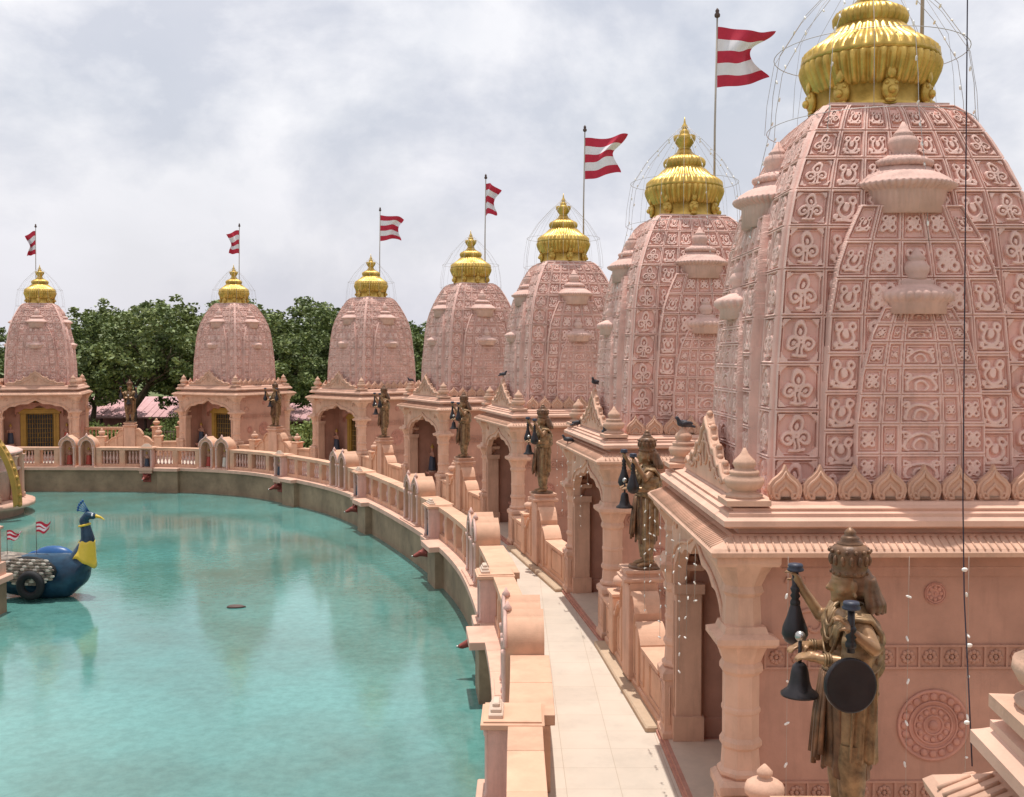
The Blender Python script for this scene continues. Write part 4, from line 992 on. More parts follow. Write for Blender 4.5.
pd_ = ['below the frame', 'nearest visible pair, beside the white walkway', 'second nearest pair on the parapet', 'third nearest pair on the parapet', 'pair in front of the mid-distance shrine', 'pair below the corner-on far shrine', 'pair below the farthest left shrine', 'pair beyond the left edge']
occ = []; fi = False; bi = False; si = False
for k, (x, y) in enumerate(PAIRS):
    s0 = nearest(x, y)
    for j, ds in enumerate((-.42, .42)):
        l, a = frame_at(s0 + ds); which = 'right' if j == 0 else 'left'
        if k < 4 and k > 0: which = 'nearer' if j == 0 else 'farther'
        place(niche, not fi, l, a, f'arched stone niche, {which} of the {pd_[k]}', 'niche', 'arched niches on the pool parapet'); fi = True
        p, t, nn = at(s0 + ds); q = p - nn * .03
        rk = (k + j) % 2 if (k, j) != (6, 1) else 0
        put_fig(rk, (q.x, q.y, .07), a - PI / 2, f'small {"red" if rk == 0 else "white"}-robed figure in the {which} niche of the {pd_[k]}', 'painted figures in the parapet niches', 1.18)
    occ.append((s0 - .80, s0 + .80))
bd_ = ['below the frame', 'nearest visible one, at the bottom', 'second nearest, on the curving parapet', 'third nearest, on the curving parapet', 'right of the mid-distance arches', 'between the mid-distance and corner-on shrines', 'midway between the two far pairs of arches', 'left of the farthest left pair of arches']
for k, (x, y) in enumerate(BOXES):
    s0 = nearest(x, y); l, a = frame_at(s0)
    l2, _ = frame_at(s0, -.13); place(boxn, not bi, l2, a, f'flat-roofed box niche, {bd_[k]}', 'niche', 'flat-roofed box niches on the pool parapet')
    p, t, nn = at(s0); q = p - nn * .32
    put_fig(2, (q.x, q.y, .032), a - PI / 2, f'small blue-robed figure inside the box niche {bd_[k]}', 'painted figures in the parapet niches', 1.0)
    l3, _ = frame_at(s0, -.36); place(spout, not bi, (l3[0], l3[1], -.40), a, f'maroon animal-head water spout under the box niche {bd_[k]}', 'spout', 'animal-head spouts on the pool wall'); bi = True
    occ.append((s0 - .02, s0 + .02))
    for nm_, (x0, x1, y1, z0, z1), mt_ in (('pier', (-1.5, -.55, .30, -1.6, -.101), M['poolwall']), ('pier_cap', (-1.56, -.49, .46, -.10, .034), M['trim'])):
        pp, tt, n_ = at(s0 - 1.0); q = pp - n_ * .22; m_ = Matrix.Translation((q.x, q.y, 0)) @ Matrix.Rotation(math.atan2(tt.y, tt.x), 4, 'Z') @ Matrix.Translation((1.0, 0, 0))
        b_ = MB(); b_.box(x0, x1, -.1, y1, z0, z1, mtx=m_, b=.01); b_.build(nm_, mt_, pool_wall)
occ.sort()
# balustrade sections between them
gaps = []; e = nearest(.2, 1.5)
for a, b in occ:
    if a - e > .5: gaps.append((e, a, b - a > .5))
    e = max(e, b)
gaps.append((e, min(e + 8, ARC[-1] - 2), False))
bal = MB(); bal.lathe([(.045, .15), (.045, .20), (.028, .22), (.035, .28), (.058, .36), (.055, .42), (.03, .50), (.026, .60), (.04, .64), (.045, .70)], 10); bal0 = bal.build('baluster', M['tower'])
def section(s0, s1, label, of=0):
    global bal0
    Ln = s1 - s0; npan = max(1, round(Ln / 1.15)); pm, tm, nm = at((s0 + s1) / 2)
    r_ = empty('balustrade', (pm.x, pm.y, 0), 0, label, 'balustrade', 'balustrade sections round the pool')
    inv = Matrix.Translation((-pm.x, -pm.y, 0))
    def strip(y0, y1, z0, z1, name, m_, b=0, a0=None, a1=None):
        a0 = s0 if a0 is None else a0; a1 = s1 if a1 is None else a1
        n = max(2, int((a1 - a0) / .3)); mb = MB(); vs = []
        for i in range(n + 1):
            p, t, nn = at(a0 + (a1 - a0) * i / n)
            for (d, z) in ((y0, z0), (y1, z0), (y1, z1), (y0, z1)): q = p + nn * d; vs.append((q.x - pm.x, q.y - pm.y, z))
        fs = [(i * 4 + k, i * 4 + (k + 1) % 4, (i + 1) * 4 + (k + 1) % 4, (i + 1) * 4 + k) for i in range(n) for k in range(4)] + [(0, 1, 2, 3), (n * 4 + 3, n * 4 + 2, n * 4 + 1, n * 4)]
        mb.add(vs, fs); mb.build(name, m_, r_, bevel=b)
    near = pm.y < 30
    ncs = max(1, round(Ln / 1.0))
    for q_ in range(ncs): strip(-.18, .19 + of, .74, .86 + .002 * (q_ % 2), 'coping_slab', M['parapet'], .008, s0 + Ln * q_ / ncs + .002, s0 + Ln * (q_ + 1) / ncs - .002)
    strip(-.15, .15, .031, .15, 'base_rail', M['parapet'])
    if of: strip(.171, .28, .004, .739, 'back_slab', M['parapet'])
    for k in range(npan + 1):
        s = s0 + Ln * k / npan; s = min(max(s, s0 + .12), s1 - .12); l, a = frame_at(s); m_ = inv @ Matrix.Translation(l) @ Matrix.Rotation(a, 4, 'Z')
        mb = MB(); mb.box(-.12, .12, -.17, .17, .032, .745, b=.008, mtx=m_); mb.box(-.075, .075, .171, .182, .18, .66, mtx=m_); mb.build('post', M['parapet'], r_)
    for k in range(npan):
        a0 = s0 + Ln * k / npan + .2; a1 = s0 + Ln * (k + 1) / npan - .2; nb = max(2, int((a1 - a0) / .14))
        for j in range(nb):
            s = a0 + (a1 - a0) * (j + .5) / nb; p, t, nn = at(s)
            o = bal0.copy(); col.objects.link(o); o.parent = r_; o.location = (p.x - pm.x, p.y - pm.y, 0)
bn = 0
for (a, b, wide) in gaps:
    pm, _, _ = at((a + b) / 2); P_ = Vector((pm.x, pm.y, .5)); sx = 512 + F * pm.x / max(pm.y, 1); bn += 1
    if pm.y < 8: lab = f'stone parapet section below the frame, {["first","second","third","fourth"][bn-1]} towards the viewer'
    else:
        cand = [(abs(nearest(*q) - (a + b) / 2), 0, i) for i, q in enumerate(PAIRS)] + [(abs(nearest(*q) - (a + b) / 2), 1, i) for i, q in enumerate(BOXES)]
        cand.sort(); c1, c2 = cand[0], cand[1]
        nm_ = lambda c: ('arches ' if c[1] == 0 else 'box niche ') + (pd_ if c[1] == 0 else bd_)[c[2]].split(',')[0]
        lab = f'stone balustrade between {nm_(c1)} and {nm_(c2)}'
        w_ = lab.split()
        if len(w_) > 16: lab = ' '.join(w_[:16])
    section(a, b, lab, .14 if wide else 0)
bpy.data.objects.remove(bal0)
# wide stone blocks on the walkway side of the near parapet
# door guardians inside the porches
gl_ = ['in the bottom right porch', 'in the biggest shrine porch', 'in the second largest shrine porch', 'in the third largest shrine porch', 'in the porch just left of centre', 'in the mid-distance shrine porch', 'in the corner-on far shrine porch', 'in the farthest left shrine porch']
for i in range(8):
    for s in (-1, 1):
        q = loc2w(i, -.98, s * 1.22); mb = MB()
        side = 'left' if s > 0 else 'right'
        rr = empty('pedestal', (q[0], q[1], .10), R(SH[i][2]), f'low stone pedestal for the {side} door figure {gl_[i]}', 'pedestal', 'pedestals of the door figures')
        if i == 0 and s == -1:
            pm_ = MB(); pm_.square([(.18, 0), (.20, .04), (.13, .1), (.13, .45), (.2, .52), (.2, .58)]); pedm = pm_.build('block', M['medal'], rr)
        else: o = pedm.copy(); col.objects.link(o); o.parent = rr
        put_fig(2 if s > 0 else 0, (q[0], q[1], .68), R(SH[i][2]), f'painted door guardian {gl_[i]}, on its {side}', 'painted door guardians', 1.45)

# ------------------------------------------------------------------ hanging strings of little lights
def light_string(x, y, z0, ln, label, sp=.16):
    r_ = empty('light_string', (x, y, z0), random.uniform(0, 6), label, 'light string', 'strings of small white lights hanging from the eaves')
    n = max(2, int(ln / sp)); pts = []
    for i in range(n + 1): pts.append((random.uniform(-.004, .004), random.uniform(-.004, .004), -ln * i / n))
    mb = MB(); mb.tube(pts, .0022, 4); mb.build('cord', M['wire'], r_); b0 = None
    for i in range(1, n + 1):
        mm = Matrix.Translation((random.uniform(-.02, .02), 0, -ln * i / n + .02)) @ Matrix.Rotation(random.uniform(-1.3, 1.3), 4, 'X') @ Matrix.Rotation(random.uniform(-.9, .9), 4, 'Y') @ Matrix.Scale(1.0 if sp > .2 else .72, 4)
        if not hasattr(light_string, 'me'): m_ = MB(); m_.lathe([(.004, -.026), (.010, -.018), (.011, .012), (.005, .026)], 7); o = m_.build('bulb', M['bulb'], r_); light_string.me = o.data
        else: o = bpy.data.objects.new('bulb', light_string.me); col.objects.link(o); o.parent = r_
        o.matrix_local = mm
for px_, ln in ((790, 2.6), (912, 2.6), (972, 2.5), (850, .9)):
    D = SH[1][1] - 2.15; X = (px_ - 512) / F * D
    light_string(X, D, 3.03, ln, {790: 'leftmost string of white lights hanging before the big shrine wall', 912: 'string of white lights hanging before the large round medallion', 972: 'string of white lights hanging just right of the dark cable', 850: 'short string of white lights behind the big statue crown'}[px_], .33)
dn = ['nearest the corner pillar', 'second from the corner pillar', 'third from the corner pillar', 'fourth from the corner pillar', 'fifth from the corner pillar', 'sixth from the corner pillar', 'seventh from the corner pillar', 'eighth from the corner pillar', 'ninth from the corner pillar']
for k in range(9):
    q = loc2w(1, -2.12, -1.7 + k * .42); light_string(q[0], q[1], 3.02, .5 + .45 * ((k * 7) % 3), f'light string on the biggest shrine porch eave, {dn[k]}')
for k in range(6):
    q = loc2w(2, -2.12, -1.7 + k * .62); light_string(q[0], q[1], 3.02, .4 + .4 * ((k * 5) % 3), f'light string on the second largest shrine porch eave, {dn[k]}')

# small bulbs strung on the cages of the two nearest full towers
for si_ in (1, 2):
    cg_ = [c for c in shrines[si_].children if c.name.startswith('wire_cage')][0]
    for k in range(0, 16, 2):
        a = 2 * PI * k / 16 + .1
        for j in range(12):
            t = (j + .5) / 12; r = np.interp(t, [0, .2, .4, .55, .8, 1], [.2, .70, .98, 1.06, 1.2, 1.3]); z = np.interp(t, [0, .2, .4, .55, .8, 1], [1.55, 1.05, .66, -.12, -.7, -1.4])
            o = bpy.data.objects.new('bulb', light_string.me); col.objects.link(o); o.parent = cg_
            o.matrix_local = Matrix.Translation((r * math.cos(a), r * math.sin(a), TOPZ + z)) @ Matrix.Rotation(random.uniform(-1.2, 1.2), 4, 'X')
# dark cable with white connectors
cb = MB(); P = [pix(958, -220, 4.9), pix(961, 0, 4.8), pix(963, 250, 4.7), pix(965, 500, 4.55), pix(968, 600, 4.45), pix(974, 690, 4.3), pix(979, 772, 4.12)]
r_ = empty('cable', tuple(P[-1]), 0, 'thin dark cable hanging down to the roof corner at bottom right', 'cable')
cb.tube([p - P[-1] for p in P], .0028, 6); cb.build('cord', M['black'], r_)
for (px_, y) in ((966, 571), (972, 648), (971, 727)):
    b_ = MB(); c = pix(px_ + 2, y, 4.4) - P[-1]; b_.ball(c, .009, 8, sz=(1.5, 1, 1)); b_.build('connector', M['bulb'], r_)

# ------------------------------------------------------------------ pigeons
def make_bird():
    root = empty('pigeon'); b = MB()
    limb(b, [(-.06, 0, .12), (.02, 0, .11), (.09, 0, .085)], [.052, .062, .035], 10); limb(b, [(-.07, 0, .13), (-.105, 0, .19)], [.04, .028], 10); b.ball((-.115, 0, .205), .030, 10)
    limb(b, [(-.14, 0, .203), (-.165, 0, .195)], [.010, .004], 6); limb(b, [(.09, 0, .085), (.20, 0, .055)], [.032, .018], 8)
    o = remeshed(b, 'body', M['bird'], .009, 2); o.parent = root
    for s in (-1, 1):
        w_ = MB(); w_.ball((.04, s * .052, .115), .09, 12, sz=(1.15, .22, .42)); w_.build('wing', M['bird'], root)
        l = MB(); l.tube([(.0, s * .02, .07), (.0, s * .02, .0)], .005, 5); l.tube([(.015, s * .02, .004), (-.03, s * .02, .004)], .004, 5); l.build('leg', M['spout'], root)
    return root
bird = make_bird()
def topof(i, lx, ly, z): q = loc2w(i, lx, ly); return (q[0], q[1], z)
bl_ = [((-1.66, 1.62, 3.86), 1, 20, 'pigeon perched on the far corner finial of the biggest shrine'), ((-1.50, 1.1, 3.446), 1, 120, 'pigeon standing between gable and tower of the biggest shrine'), ((-1.75, -1.3, 3.40), 2, 80, 'pigeon on the near cornice corner of the second largest shrine'),
       ((-1.75, 1.2, 3.40), 2, 200, 'pigeon at the far end of the second largest shrine cornice'), ((-1.66, .0, 4.22), 2, 60, 'pigeon on top of the gable of the second largest shrine'), ((-2.0, .9, 3.10), 2, 10, 'pigeon on the eave of the second largest shrine'),
       ((-1.66, .0, 4.22), 3, 150, 'pigeon on top of the gable of the third largest shrine'), ((-1.5, -1.2, 3.446), 3, 250, 'pigeon beside the tower foot of the third largest shrine'), ((-1.66, 1.62, 3.86), 4, 30, 'pigeon on the corner finial of the shrine left of centre')]
for k, (l, i, rz, lab) in enumerate(bl_): place(bird, k == 0, topof(i, *l), R(rz), lab, 'pigeon', 'pigeons perched on the shrine roofs', .78)

# ------------------------------------------------------------------ peacock boat
def make_peacock():
    root = empty('peacock_boat', (-11.05, 25.2, WATER_Z), R(-4), 'large blue peacock-shaped boat with yellow collar floating on the pool', 'boat')
    b = MB(); prof = [(-1.5, .35, .30, .42), (-1.2, .50, .42, .48), (-.7, .60, .50, .50), (-.1, .64, .52, .48), (.4, .60, .50, .52), (.75, .42, .42, .66), (.92, .27, .28, .90), (1.0, .19, .20, 1.15)]
    n = 32; vs = []
    for x, rz_, ry, cz in prof:
        for j in range(n): a = 2 * PI * j / n; vs.append((x, ry * math.cos(a), cz + rz_ * math.sin(a) * (.85 if math.sin(a) < 0 else 1)))
    fs = [(k * n + j, k * n + (j + 1) % n, (k + 1) * n + (j + 1) % n, (k + 1) * n + j) for k in range(len(prof) - 1) for j in range(n)] + [tuple(range(n)), tuple(range(len(vs) - 1, len(vs) - n - 1, -1))]
    b.add(vs, fs, smooth=True)
    b.ball((.52, 0, .64), .45, 20, sz=(.95, .95, .92)); b.ball((.72, 0, .95), .33, 18, sz=(.8, .9, 1.1))
    limb(b, [(.80, 0, 1.10), (.91, 0, 1.45), (.86, 0, 1.75), (.80, 0, 1.95), (.91, 0, 2.10), (1.06, 0, 2.07)], [.28, .18, .135, .115, .10, .09], 16)
    o = remeshed(b, 'body', M['bluepaint'], .03, 3); o.parent = root
    c = MB(); nn = 30     # collar
    for z0, r, x in ((1.40, .215, .885), ):
        vs = []
        for k in range(7):
            t = k / 6; z = 1.44 - .42 * t; rr = .195 + .125 * t ** 1.3; cx = .89 - .10 * t
            for j in range(nn): a = 2 * PI * j / nn; vs.append((cx + rr * math.cos(a) * 1.03, rr * math.sin(a), z - (.26 * max(0, math.cos(a)) if k > 3 else 0) * (t) + .02 * math.sin(6 * a)))
        c.add(vs, [(k * nn + j, k * nn + (j + 1) % nn, (k + 1) * nn + (j + 1) % nn, (k + 1) * nn + j) for k in range(6) for j in range(nn)], smooth=True)
    co = c.build('collar', M['yellow'], root); md = co.modifiers.new('t', 'SOLIDIFY'); md.thickness = .03
    c = MB(); c.tube([(.825 + .135 * math.cos(t), .135 * math.sin(t), 1.84 + .03 * math.cos(t)) for t in np.linspace(0, 2 * PI, 24, endpoint=False)], .03, 6, closed=True); c.build('necklace', M['yellow'], root)
    bk = MB(); limb(bk, [(1.14, 0, 2.07), (1.26, 0, 2.04), (1.36, 0, 1.98)], [.045, .028, .010], 10); bk.build('beak', M['yellow'], root)
    for s in (-1, 1):
        e = MB(); e.ball((1.07, s * .085, 2.10), .028, 10); e.build('eye', M['white'], root)
    cr = MB()
    for k in range(5):
        a = R(120 + 12 * k); d = Vector((math.cos(a), (k - 2) * .05, math.sin(a))); p0 = Vector((.98, 0, 2.14)); cr.tube([p0, p0 + d * .2, p0 + d * .33], [.012, .012, .012], 6); cr.ball(p0 + d * .36, .034, 8, sz=(1, .6, 1.2))
    cr.build('crest', M['bluebright'], root)
    for s in (-1, 1):   # folded wings, rows of feather scales
        w_ = MB(); w_.ball((-.45, s * .52, .75), .62, 20, sz=(1.25, .20, .60), mi=0)
        for r in range(9):
            for q in range(14):
                x = -1.20 + q * .105 + (r % 2) * .05; z = 1.06 - r * .075 - .12 * (1.2 + x) * .3
                if ((x + .45) / .76)**2 + ((z - .75) / .36)**2 > 1: continue
                yy = s * (.52 + .125 * math.sqrt(max(0, 1 - ((x + .45) / .78)**2 - ((z - .75) / .38)**2)) + .01)
                w_.ball((x, yy, z), .062, 8, sz=(1.35, .28, .62), mi=1 if (r + q) % 3 else 2)
        w_.build('wing', [M['rubber'] if s < 0 else M['bluebright'], M['feather'], M['robe_white']], root)
    hb = MB(); hb.ball((-.15, .25, .98), .45, 18, sz=(1.25, .5, .62)); hb.build('back_hump', M['bluebright'], root)
    t = MB(); nn = 28
    for k in range(9):    # tail train towards the stern
        y = -.4 + .1 * k; t.tube([(-.8, y * .6, .95), (-1.5, y, .95), (-2.5, y * 1.5, .80), (-3.2, y * 1.9, .75)], [.10, .12, .12, .05], 8)
    t.build('tail', M['feather'], root)
    ty = MB(); ty.tube([(-.30 + .27 * math.cos(a), -.68, .42 + .27 * math.sin(a)) for a in np.linspace(0, 2 * PI, 28, endpoint=False)], .10, 12, closed=True); ty.build('tyre', M['rubber'], root)
    for k, (x, z) in enumerate(((-.25, 1.68), (-1.05, 1.46))):   # two little flags on the back
        fp = MB(); fp.tube([(x - .24, 0, .9), (x - .24, 0, z + .22)], .007, 6); fo = fp.build('flag_pole', M['iron'], root)
        fm = cloth(.42, .25, 20 + k, .05, .02, .0).build('small_flag', [M['red'], M['white']], fo, (x - .24, 0, z + .22), 0, fix=False)
make_peacock(); [setattr(o, 'scale', (.92, .92, .95)) for o in bpy.data.objects if o.name.startswith('peacock_boat')]

# ------------------------------------------------------------------ landing stage at the left edge
st = empty('landing_stage', (-11.6, 22.6, 0), 0, 'stone landing stage with pot finials at the left edge beside the peacock boat', 'landing stage')
mb = MB(); mb.box(-6, 0.1, -1.5, 1.1, -1.6, -.30); mb.build('base', M['poolwall'], st)
mb = MB(); mb.box(-6, .22, -1.6, 1.2, -.299, -.16, b=.02); mb.box(-6, .10, -1.5, 1.1, -.159, .12); mb.build('slab', M['trim'], st)
for (x, y) in ((-.15, -1.3), (-.15, .0), (-.15, .95), (-1.3, -1.3), (-1.3, .95)):
    mb = MB(); mb.box(x - .15, x + .15, y - .15, y + .15, .121, .85, b=.015); mb.square([(.15, .85), (.19, .87), (.19, .92), (.12, .95)], cx=x, cy=y); p_ = mb.build('post', M['stone'], st)
    q = MB(); pot(q, (x, y, .94), .75, 18); q.build('pot_finial', M['stone'], p_)
mb = MB(); mb.box(-.23, -.07, -1.12, -.18, .55, .68); mb.box(-.23, -.07, .18, .78, .55, .68); mb.build('rail', M['stone'], st)
for y in (-.95, -.75, -.55, -.35, .3, .48, .66):
    mb = MB(); mb.lathe([(.05, .12), (.03, .2), (.06, .32), (.03, .45), (.045, .55)], 10, (-.15, y, 0)); mb.build('baluster', M['stone'], st)
# round pavilion boat jetty with gilded curved prow
pv = empty('pavilion', (-20.6, 38.2, 0), 0, 'round pink pavilion with gilded curved rib, cropped by the left edge', 'pavilion')
mb = MB(); mb.lathe([(2.5, -1.6), (2.5, -.75), (2.9, -.70), (2.9, -.55), (2.55, -.5), (2.5, -.45), (2.2, -.44)], 64); mb.build('base', M['trim'], pv)
mb = MB(); mb.lathe([(2.30, -.45), (2.30, .55), (2.42, .60), (2.42, .68), (2.30, .72), (2.28, 1.15), (2.42, 1.2), (2.5, 1.25), (2.5, 1.30), (2.40, 1.34), (2.2, 1.40), (1.2, 1.42)], 64); mb.build('drum', M['tower'], pv)
for k in range(16):
    a = 2 * PI * k / 16; mb = MB(); mb.lathe([(.16, -.43), (.16, -.3), (.12, -.25), (.12, 1.0), (.18, 1.15)], 8, (2.42 * math.cos(a), 2.42 * math.sin(a), 0), smooth=False); mb.build('pilaster', M['stone'], pv)
mb = MB(); pts = []
for k in range(15):
    t = k / 14; pts.append((1.1 + 1.9 * math.sin(t * PI / 2), -1.15, 2.35 - 2.9 * (1 - math.cos(t * PI / 2)) ))
vs = []
for (x, y, z) in pts: vs += [(x, y - .18, z), (x, y + .18, z), (x + .16, y + .18, z + .10), (x + .16, y - .18, z + .10)]
mb.add(vs, [(i * 4 + k, i * 4 + (k + 1) % 4, (i + 1) * 4 + (k + 1) % 4, (i + 1) * 4 + k) for i in range(14) for k in range(4)] + [(0, 1, 2, 3), (59, 58, 57, 56)])
for (x, y, z) in pts[::1]: mb.ball((x + .15, y, z + .08), .09, 8)
mb.build('gilded_rib', M['goldpaint'], pv)

# floating leaf-litter on the water
fl_ = MB(); fl_.lathe([(.12, 0), (.13, .02), (.09, .05), (.02, .06)], 9, rib=.3, ribn=3); lf = fl_.build('floating_debris', M['iron'], loc=(-6.4, 24.1, WATER_Z + .002)); tag(lf, 'dark clump of floating debris in the middle of the turquoise water', 'debris'); lf.scale = (1.7, 1, .9)

# ------------------------------------------------------------------ trees
def make_tree(seed, H=8.5, Rw=3.6, nleaf=15000, lm='leafA'):
    rr = random.Random(seed); root = empty('tree'); tr = MB(); tips = []
    def grow(p, d, ln, r, dep):
        q = p + d * ln; mid_ = p + d * ln * .5 + Vector((rr.uniform(-1, 1), rr.uniform(-1, 1), 0)) * ln * .06
        tr.tube([p, mid_, q], [r, r * .82, r * .62], 7 if dep < 2 else 5)
        if dep >= 2: tips.append((p + d * ln * .6, dep))
        if dep == 4: tips.append((q, dep)); return
        for k in range(3 if dep else 5):
            a = 2 * PI * (k + rr.random() * .7) / (3 if dep else 5); sp = .55 + .35 * rr.random()
            u = d.orthogonal().normalized(); v = d.cross(u); nd = (d * math.cos(sp) + (u * math.cos(a) + v * math.sin(a)) * math.sin(sp) + Vector((0, 0, .16))).normalized()
            grow(q, nd, ln * rr.uniform(.60, .85), r * .58, dep + 1)
    grow(Vector((0, 0, 0)), Vector((rr.uniform(-.08, .08), rr.uniform(-.08, .08), 1)).normalized(), H * .24, H * .028, 0)
    to = tr.build('trunk', M['bark'], root)
    g_ = np.random.default_rng(seed); T = np.array([list(t[0]) for t in tips]); zt = T[:, 2]
    # normalise crown size
    T[:, 2] = H * .22 + (zt - zt.min()) / (zt.max() - zt.min()) * H * .72; s_ = Rw / max(1, np.percentile(np.hypot(T[:, 0], T[:, 1]), 92)); T[:, 0] *= s_; T[:, 1] *= s_
    ci = g_.integers(0, len(T), nleaf); cr_ = g_.uniform(.22, .58, len(T))[ci][:, None]
    off = g_.normal(size=(nleaf, 3)); off /= np.linalg.norm(off, axis=1)[:, None]; off *= (g_.random(nleaf)[:, None] ** .4) * cr_ * 1.25; off[:, 2] *= .62
    C = T[ci] + off; u = g_.normal(size=(nleaf, 3)); u[:, 2] *= .5; u /= np.linalg.norm(u, axis=1)[:, None]; v = np.cross(u, g_.normal(size=(nleaf, 3))); v /= np.linalg.norm(v, axis=1)[:, None]
    sz = g_.uniform(.07, .17, nleaf)[:, None]
    V = np.stack([C - u * sz, C + v * sz * .5, C + u * sz, C - v * sz * .5], 1).reshape(-1, 3)
    me = bpy.data.meshes.new('crown'); me.vertices.add(len(V)); me.vertices.foreach_set('co', V.astype(np.float32).ravel())
    me.loops.add(nleaf * 4); me.loops.foreach_set('vertex_index', np.arange(nleaf * 4, dtype=np.int32)); me.polygons.add(nleaf); me.polygons.foreach_set('loop_start', np.arange(nleaf, dtype=np.int32) * 4)
    me.materials.append(M[lm]); me.materials.append(M['leafB']); me.materials.append(M['leafC'])
    me.polygons.foreach_set('material_index', g_.choice([0, 0, 0, 1, 1, 2], nleaf).astype(np.int32)); me.update(calc_edges=True)
    o = bpy.data.objects.new('crown', me); col.objects.link(o); o.parent = root
    return root
TV = [make_tree(11, 8.8, 3.9, 21000), make_tree(23, 8.2, 3.7, 19000, 'leafB'), make_tree(37, 8.5, 4.3, 21000)]
tused = [False] * 3
TR = [  # px centre, depth, variant, scale
    (-12, 66, 0, .82, 'tree cut by the left edge behind the farthest left shrine'), (30, 70, 1, .86, 'tree hidden mostly behind the farthest left shrine'), (92, 68, 2, .98, 'tree just right of the farthest left shrine'), (134, 61, 0, 1.00, 'tall dark tree behind the statue between the two far shrines'),
    (178, 66, 1, 1.14, 'tree just left of the corner-on far shrine tower'), (228, 72, 2, 1.10, 'tree showing behind the corner-on far shrine tower'), (284, 63, 0, .93, 'tree just right of the corner-on far shrine tower'), (322, 68, 2, 1.02, 'tree just left of the mid-distance shrine tower'), (372, 72, 1, 1.05, 'tree hidden behind the mid-distance shrine tower'),
    (420, 64, 2, .90, 'tree in the gap between the mid-distance tower and the next'), (470, 72, 0, .95, 'tree hidden behind the tower left of the picture centre'), (540, 78, 1, .95, 'tree hidden behind the towers at the picture centre'), (110, 82, 1, 1.22, 'distant tree farther back left of the corner-on shrine'), (300, 84, 0, 1.18, 'distant tree farther back right of the corner-on shrine')]
for k, (px_, D, v, sc_, lab) in enumerate(TR):
    place(TV[v], not tused[v], ((px_ - 512) / F * D, D, -.35), random.uniform(0, 6), lab, 'tree', 'trees behind the far shrines', sc_); tused[v] = True
# bushes behind the link walls
def make_bush(seed):
    g_ = np.random.default_rng(seed); nl = 5000; root = empty('bush')
    c = g_.normal(size=(26, 3)) * np.array([.55, .45, .30]) + np.array([0, 0, .65]); ci = g_.integers(0, 26, nl)
    C = c[ci] + g_.normal(size=(nl, 3)) * .16; C[:, 2] = np.maximum(C[:, 2], .05); u = g_.normal(size=(nl, 3)); u /= np.linalg.norm(u, axis=1)[:, None]; v = np.cross(u, g_.normal(size=(nl, 3))); v /= np.linalg.norm(v, axis=1)[:, None]; sz = g_.uniform(.04, .09, nl)[:, None]
    V = np.stack([C - u * sz, C + v * sz * .5, C + u * sz, C - v * sz * .5], 1).reshape(-1, 3)
    mb = MB(); mb.add([tuple(p) for p in V], [(4 * i, 4 * i + 1, 4 * i + 2, 4 * i + 3) for i in range(nl)]); mb.build('foliage', M['leafC'], root, fix=False)
    s_ = MB()
    for k in range(5): a = k * 1.3; s_.tube([(0, 0, 0), (.2 * math.cos(a), .2 * math.sin(a), .4), (.35 * math.cos(a), .35 * math.sin(a), .7)], [.025, .02, .012], 6)
    s_.build('stem', M['bark'], root); return root
bush = make_bush(5)
for k, (px_, D, sc_, lab) in enumerate(((186, 55, 1.1, 'green bush behind the railing left of the corner-on far shrine'), (312, 52, 1.5, 'bright green bush right of the corner-on far shrine'), (300, 56, 1.2, 'bush farther back right of the corner-on far shrine'), (170, 60, 1.3, 'low bush under the trees between the two far shrines'), (98, 58, 1.1, 'low bush by the farthest left shrine, right side'))):
    place(bush, k == 0, ((px_ - 512) / F * D, D, -.3), k * 1.1, lab, 'bush', 'bushes behind the shrines', sc_)

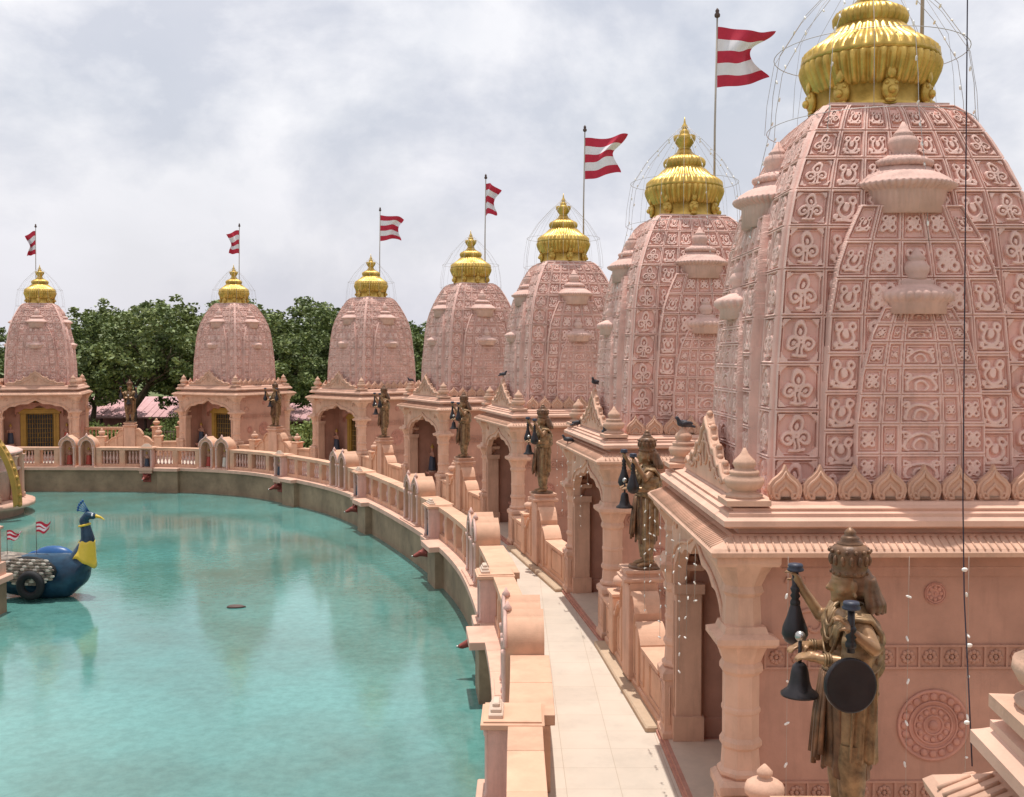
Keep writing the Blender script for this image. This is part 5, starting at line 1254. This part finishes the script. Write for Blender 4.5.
# ------------------------------------------------------------------ low buildings behind the trees
def shed(px0, px1, D, zr, label):
    x0 = (px0 - 512) / F * D; x1 = (px1 - 512) / F * D; c = (x0 + x1) / 2; h = (x1 - x0) / 2
    r_ = empty('long_shed', (c, D, 0), 0, label, 'building', 'low pink-roofed buildings behind the trees')
    mb = MB(); mb.box(-h, h, 1.0, 5, -.6, zr - .6); mb.build('wall', M['pinkwall'], r_)
    mb = MB(); vs = [(-h - .4, -.8, zr - .75), (h + .4, -.8, zr - .75), (h + .4, 3, zr + .4), (-h - .4, 3, zr + .4), (-h - .4, -.8, zr - .65), (h + .4, -.8, zr - .65), (h + .4, 3, zr + .5), (-h - .4, 3, zr + .5)]
    mb.add(vs, [(3, 2, 1, 0), (4, 5, 6, 7), (0, 1, 5, 4), (1, 2, 6, 5), (2, 3, 7, 6), (3, 0, 4, 7)])
    mb.box(-h - .4, h + .4, 3.0, 5.4, zr + .38, zr + .50)
    for k in range(int(2 * h / .5)): x = -h + k * .5; mb.tube([(x, -.8, zr - .645), (x, 3, zr + .505)], .03, 4)
    mb.build('roof', M['pinkroof'], r_)
    for k in range(int(2 * h / 3) + 1):
        p = MB(); x = -h + k * 3; p.tube([(x, -.5, -.5), (x, -.5, zr - .7)], .09, 8); p.build('post', M['iron'], r_)
shed(60, 262, 72, 1.35, 'long low building with pink sheet roof behind the trees at left')
shed(272, 345, 74, 1.0, 'low pale-roofed building glimpsed between the corner-on and mid-distance shrines')
# iron railing gates beside the corner-on shrine
def grille(px0, px1, D, label):
    x0 = (px0 - 512) / F * D; x1 = (px1 - 512) / F * D; c = (x0 + x1) / 2; h = (x1 - x0) / 2
    r_ = empty('iron_railing', (c, D, 0), 0, label, 'railing')
    mb = MB(); n = int(2 * h / .13)
    for k in range(n + 1): x = -h + 2 * h * k / n; mb.tube([(x, 0, .02), (x, 0, 1.25)], .014, 5)
    mb.tube([(-h, 0, .15), (h, 0, .15)], .02, 5); mb.tube([(-h, 0, 1.15), (h, 0, 1.15)], .02, 5); mb.build('bars', M['iron'], r_)
    for s in (-1, 1):
        p = MB(); p.box(s * (h + .2) - .17, s * (h + .2) + .17, -.17, .17, 0.004, 1.35, b=.015); p.square([(.17, 1.35), (.22, 1.37), (.22, 1.42), (.13, 1.45)], cx=s * (h + .2)); po = p.build('gatepost', M['parapet'], r_)
        q = MB(); pot(q, (s * (h + .2), 0, 1.44), .9, 18); q.build('pot_finial', M['parapet'], po)
grille(160, 176, 50.5, 'brown iron railing gate left of the corner-on far shrine')
bw = empty('balustrade', ((100 - 512) / F * 51.5, 51.5, 0), 0, 'pink rear balustrade right of the farthest left shrine', 'balustrade')
mb = MB(); mb.box(-.9, 1.2, -.12, .12, 1.2, 1.32); mb.box(-.9, 1.2, -.1, .1, .004, .4); mb.build('rail', M['parapet'], bw)
for k in range(11): mb = MB(); mb.lathe([(.05, .4), (.03, .5), (.06, .65), (.03, .95), (.05, 1.2)], 8, (-.8 + k * .19, 0, 0)); mb.build('baluster', M['parapet'], bw)

for o in list(bpy.data.objects):
    if o.type == 'MESH' and not o.users_collection: bpy.data.objects.remove(o)
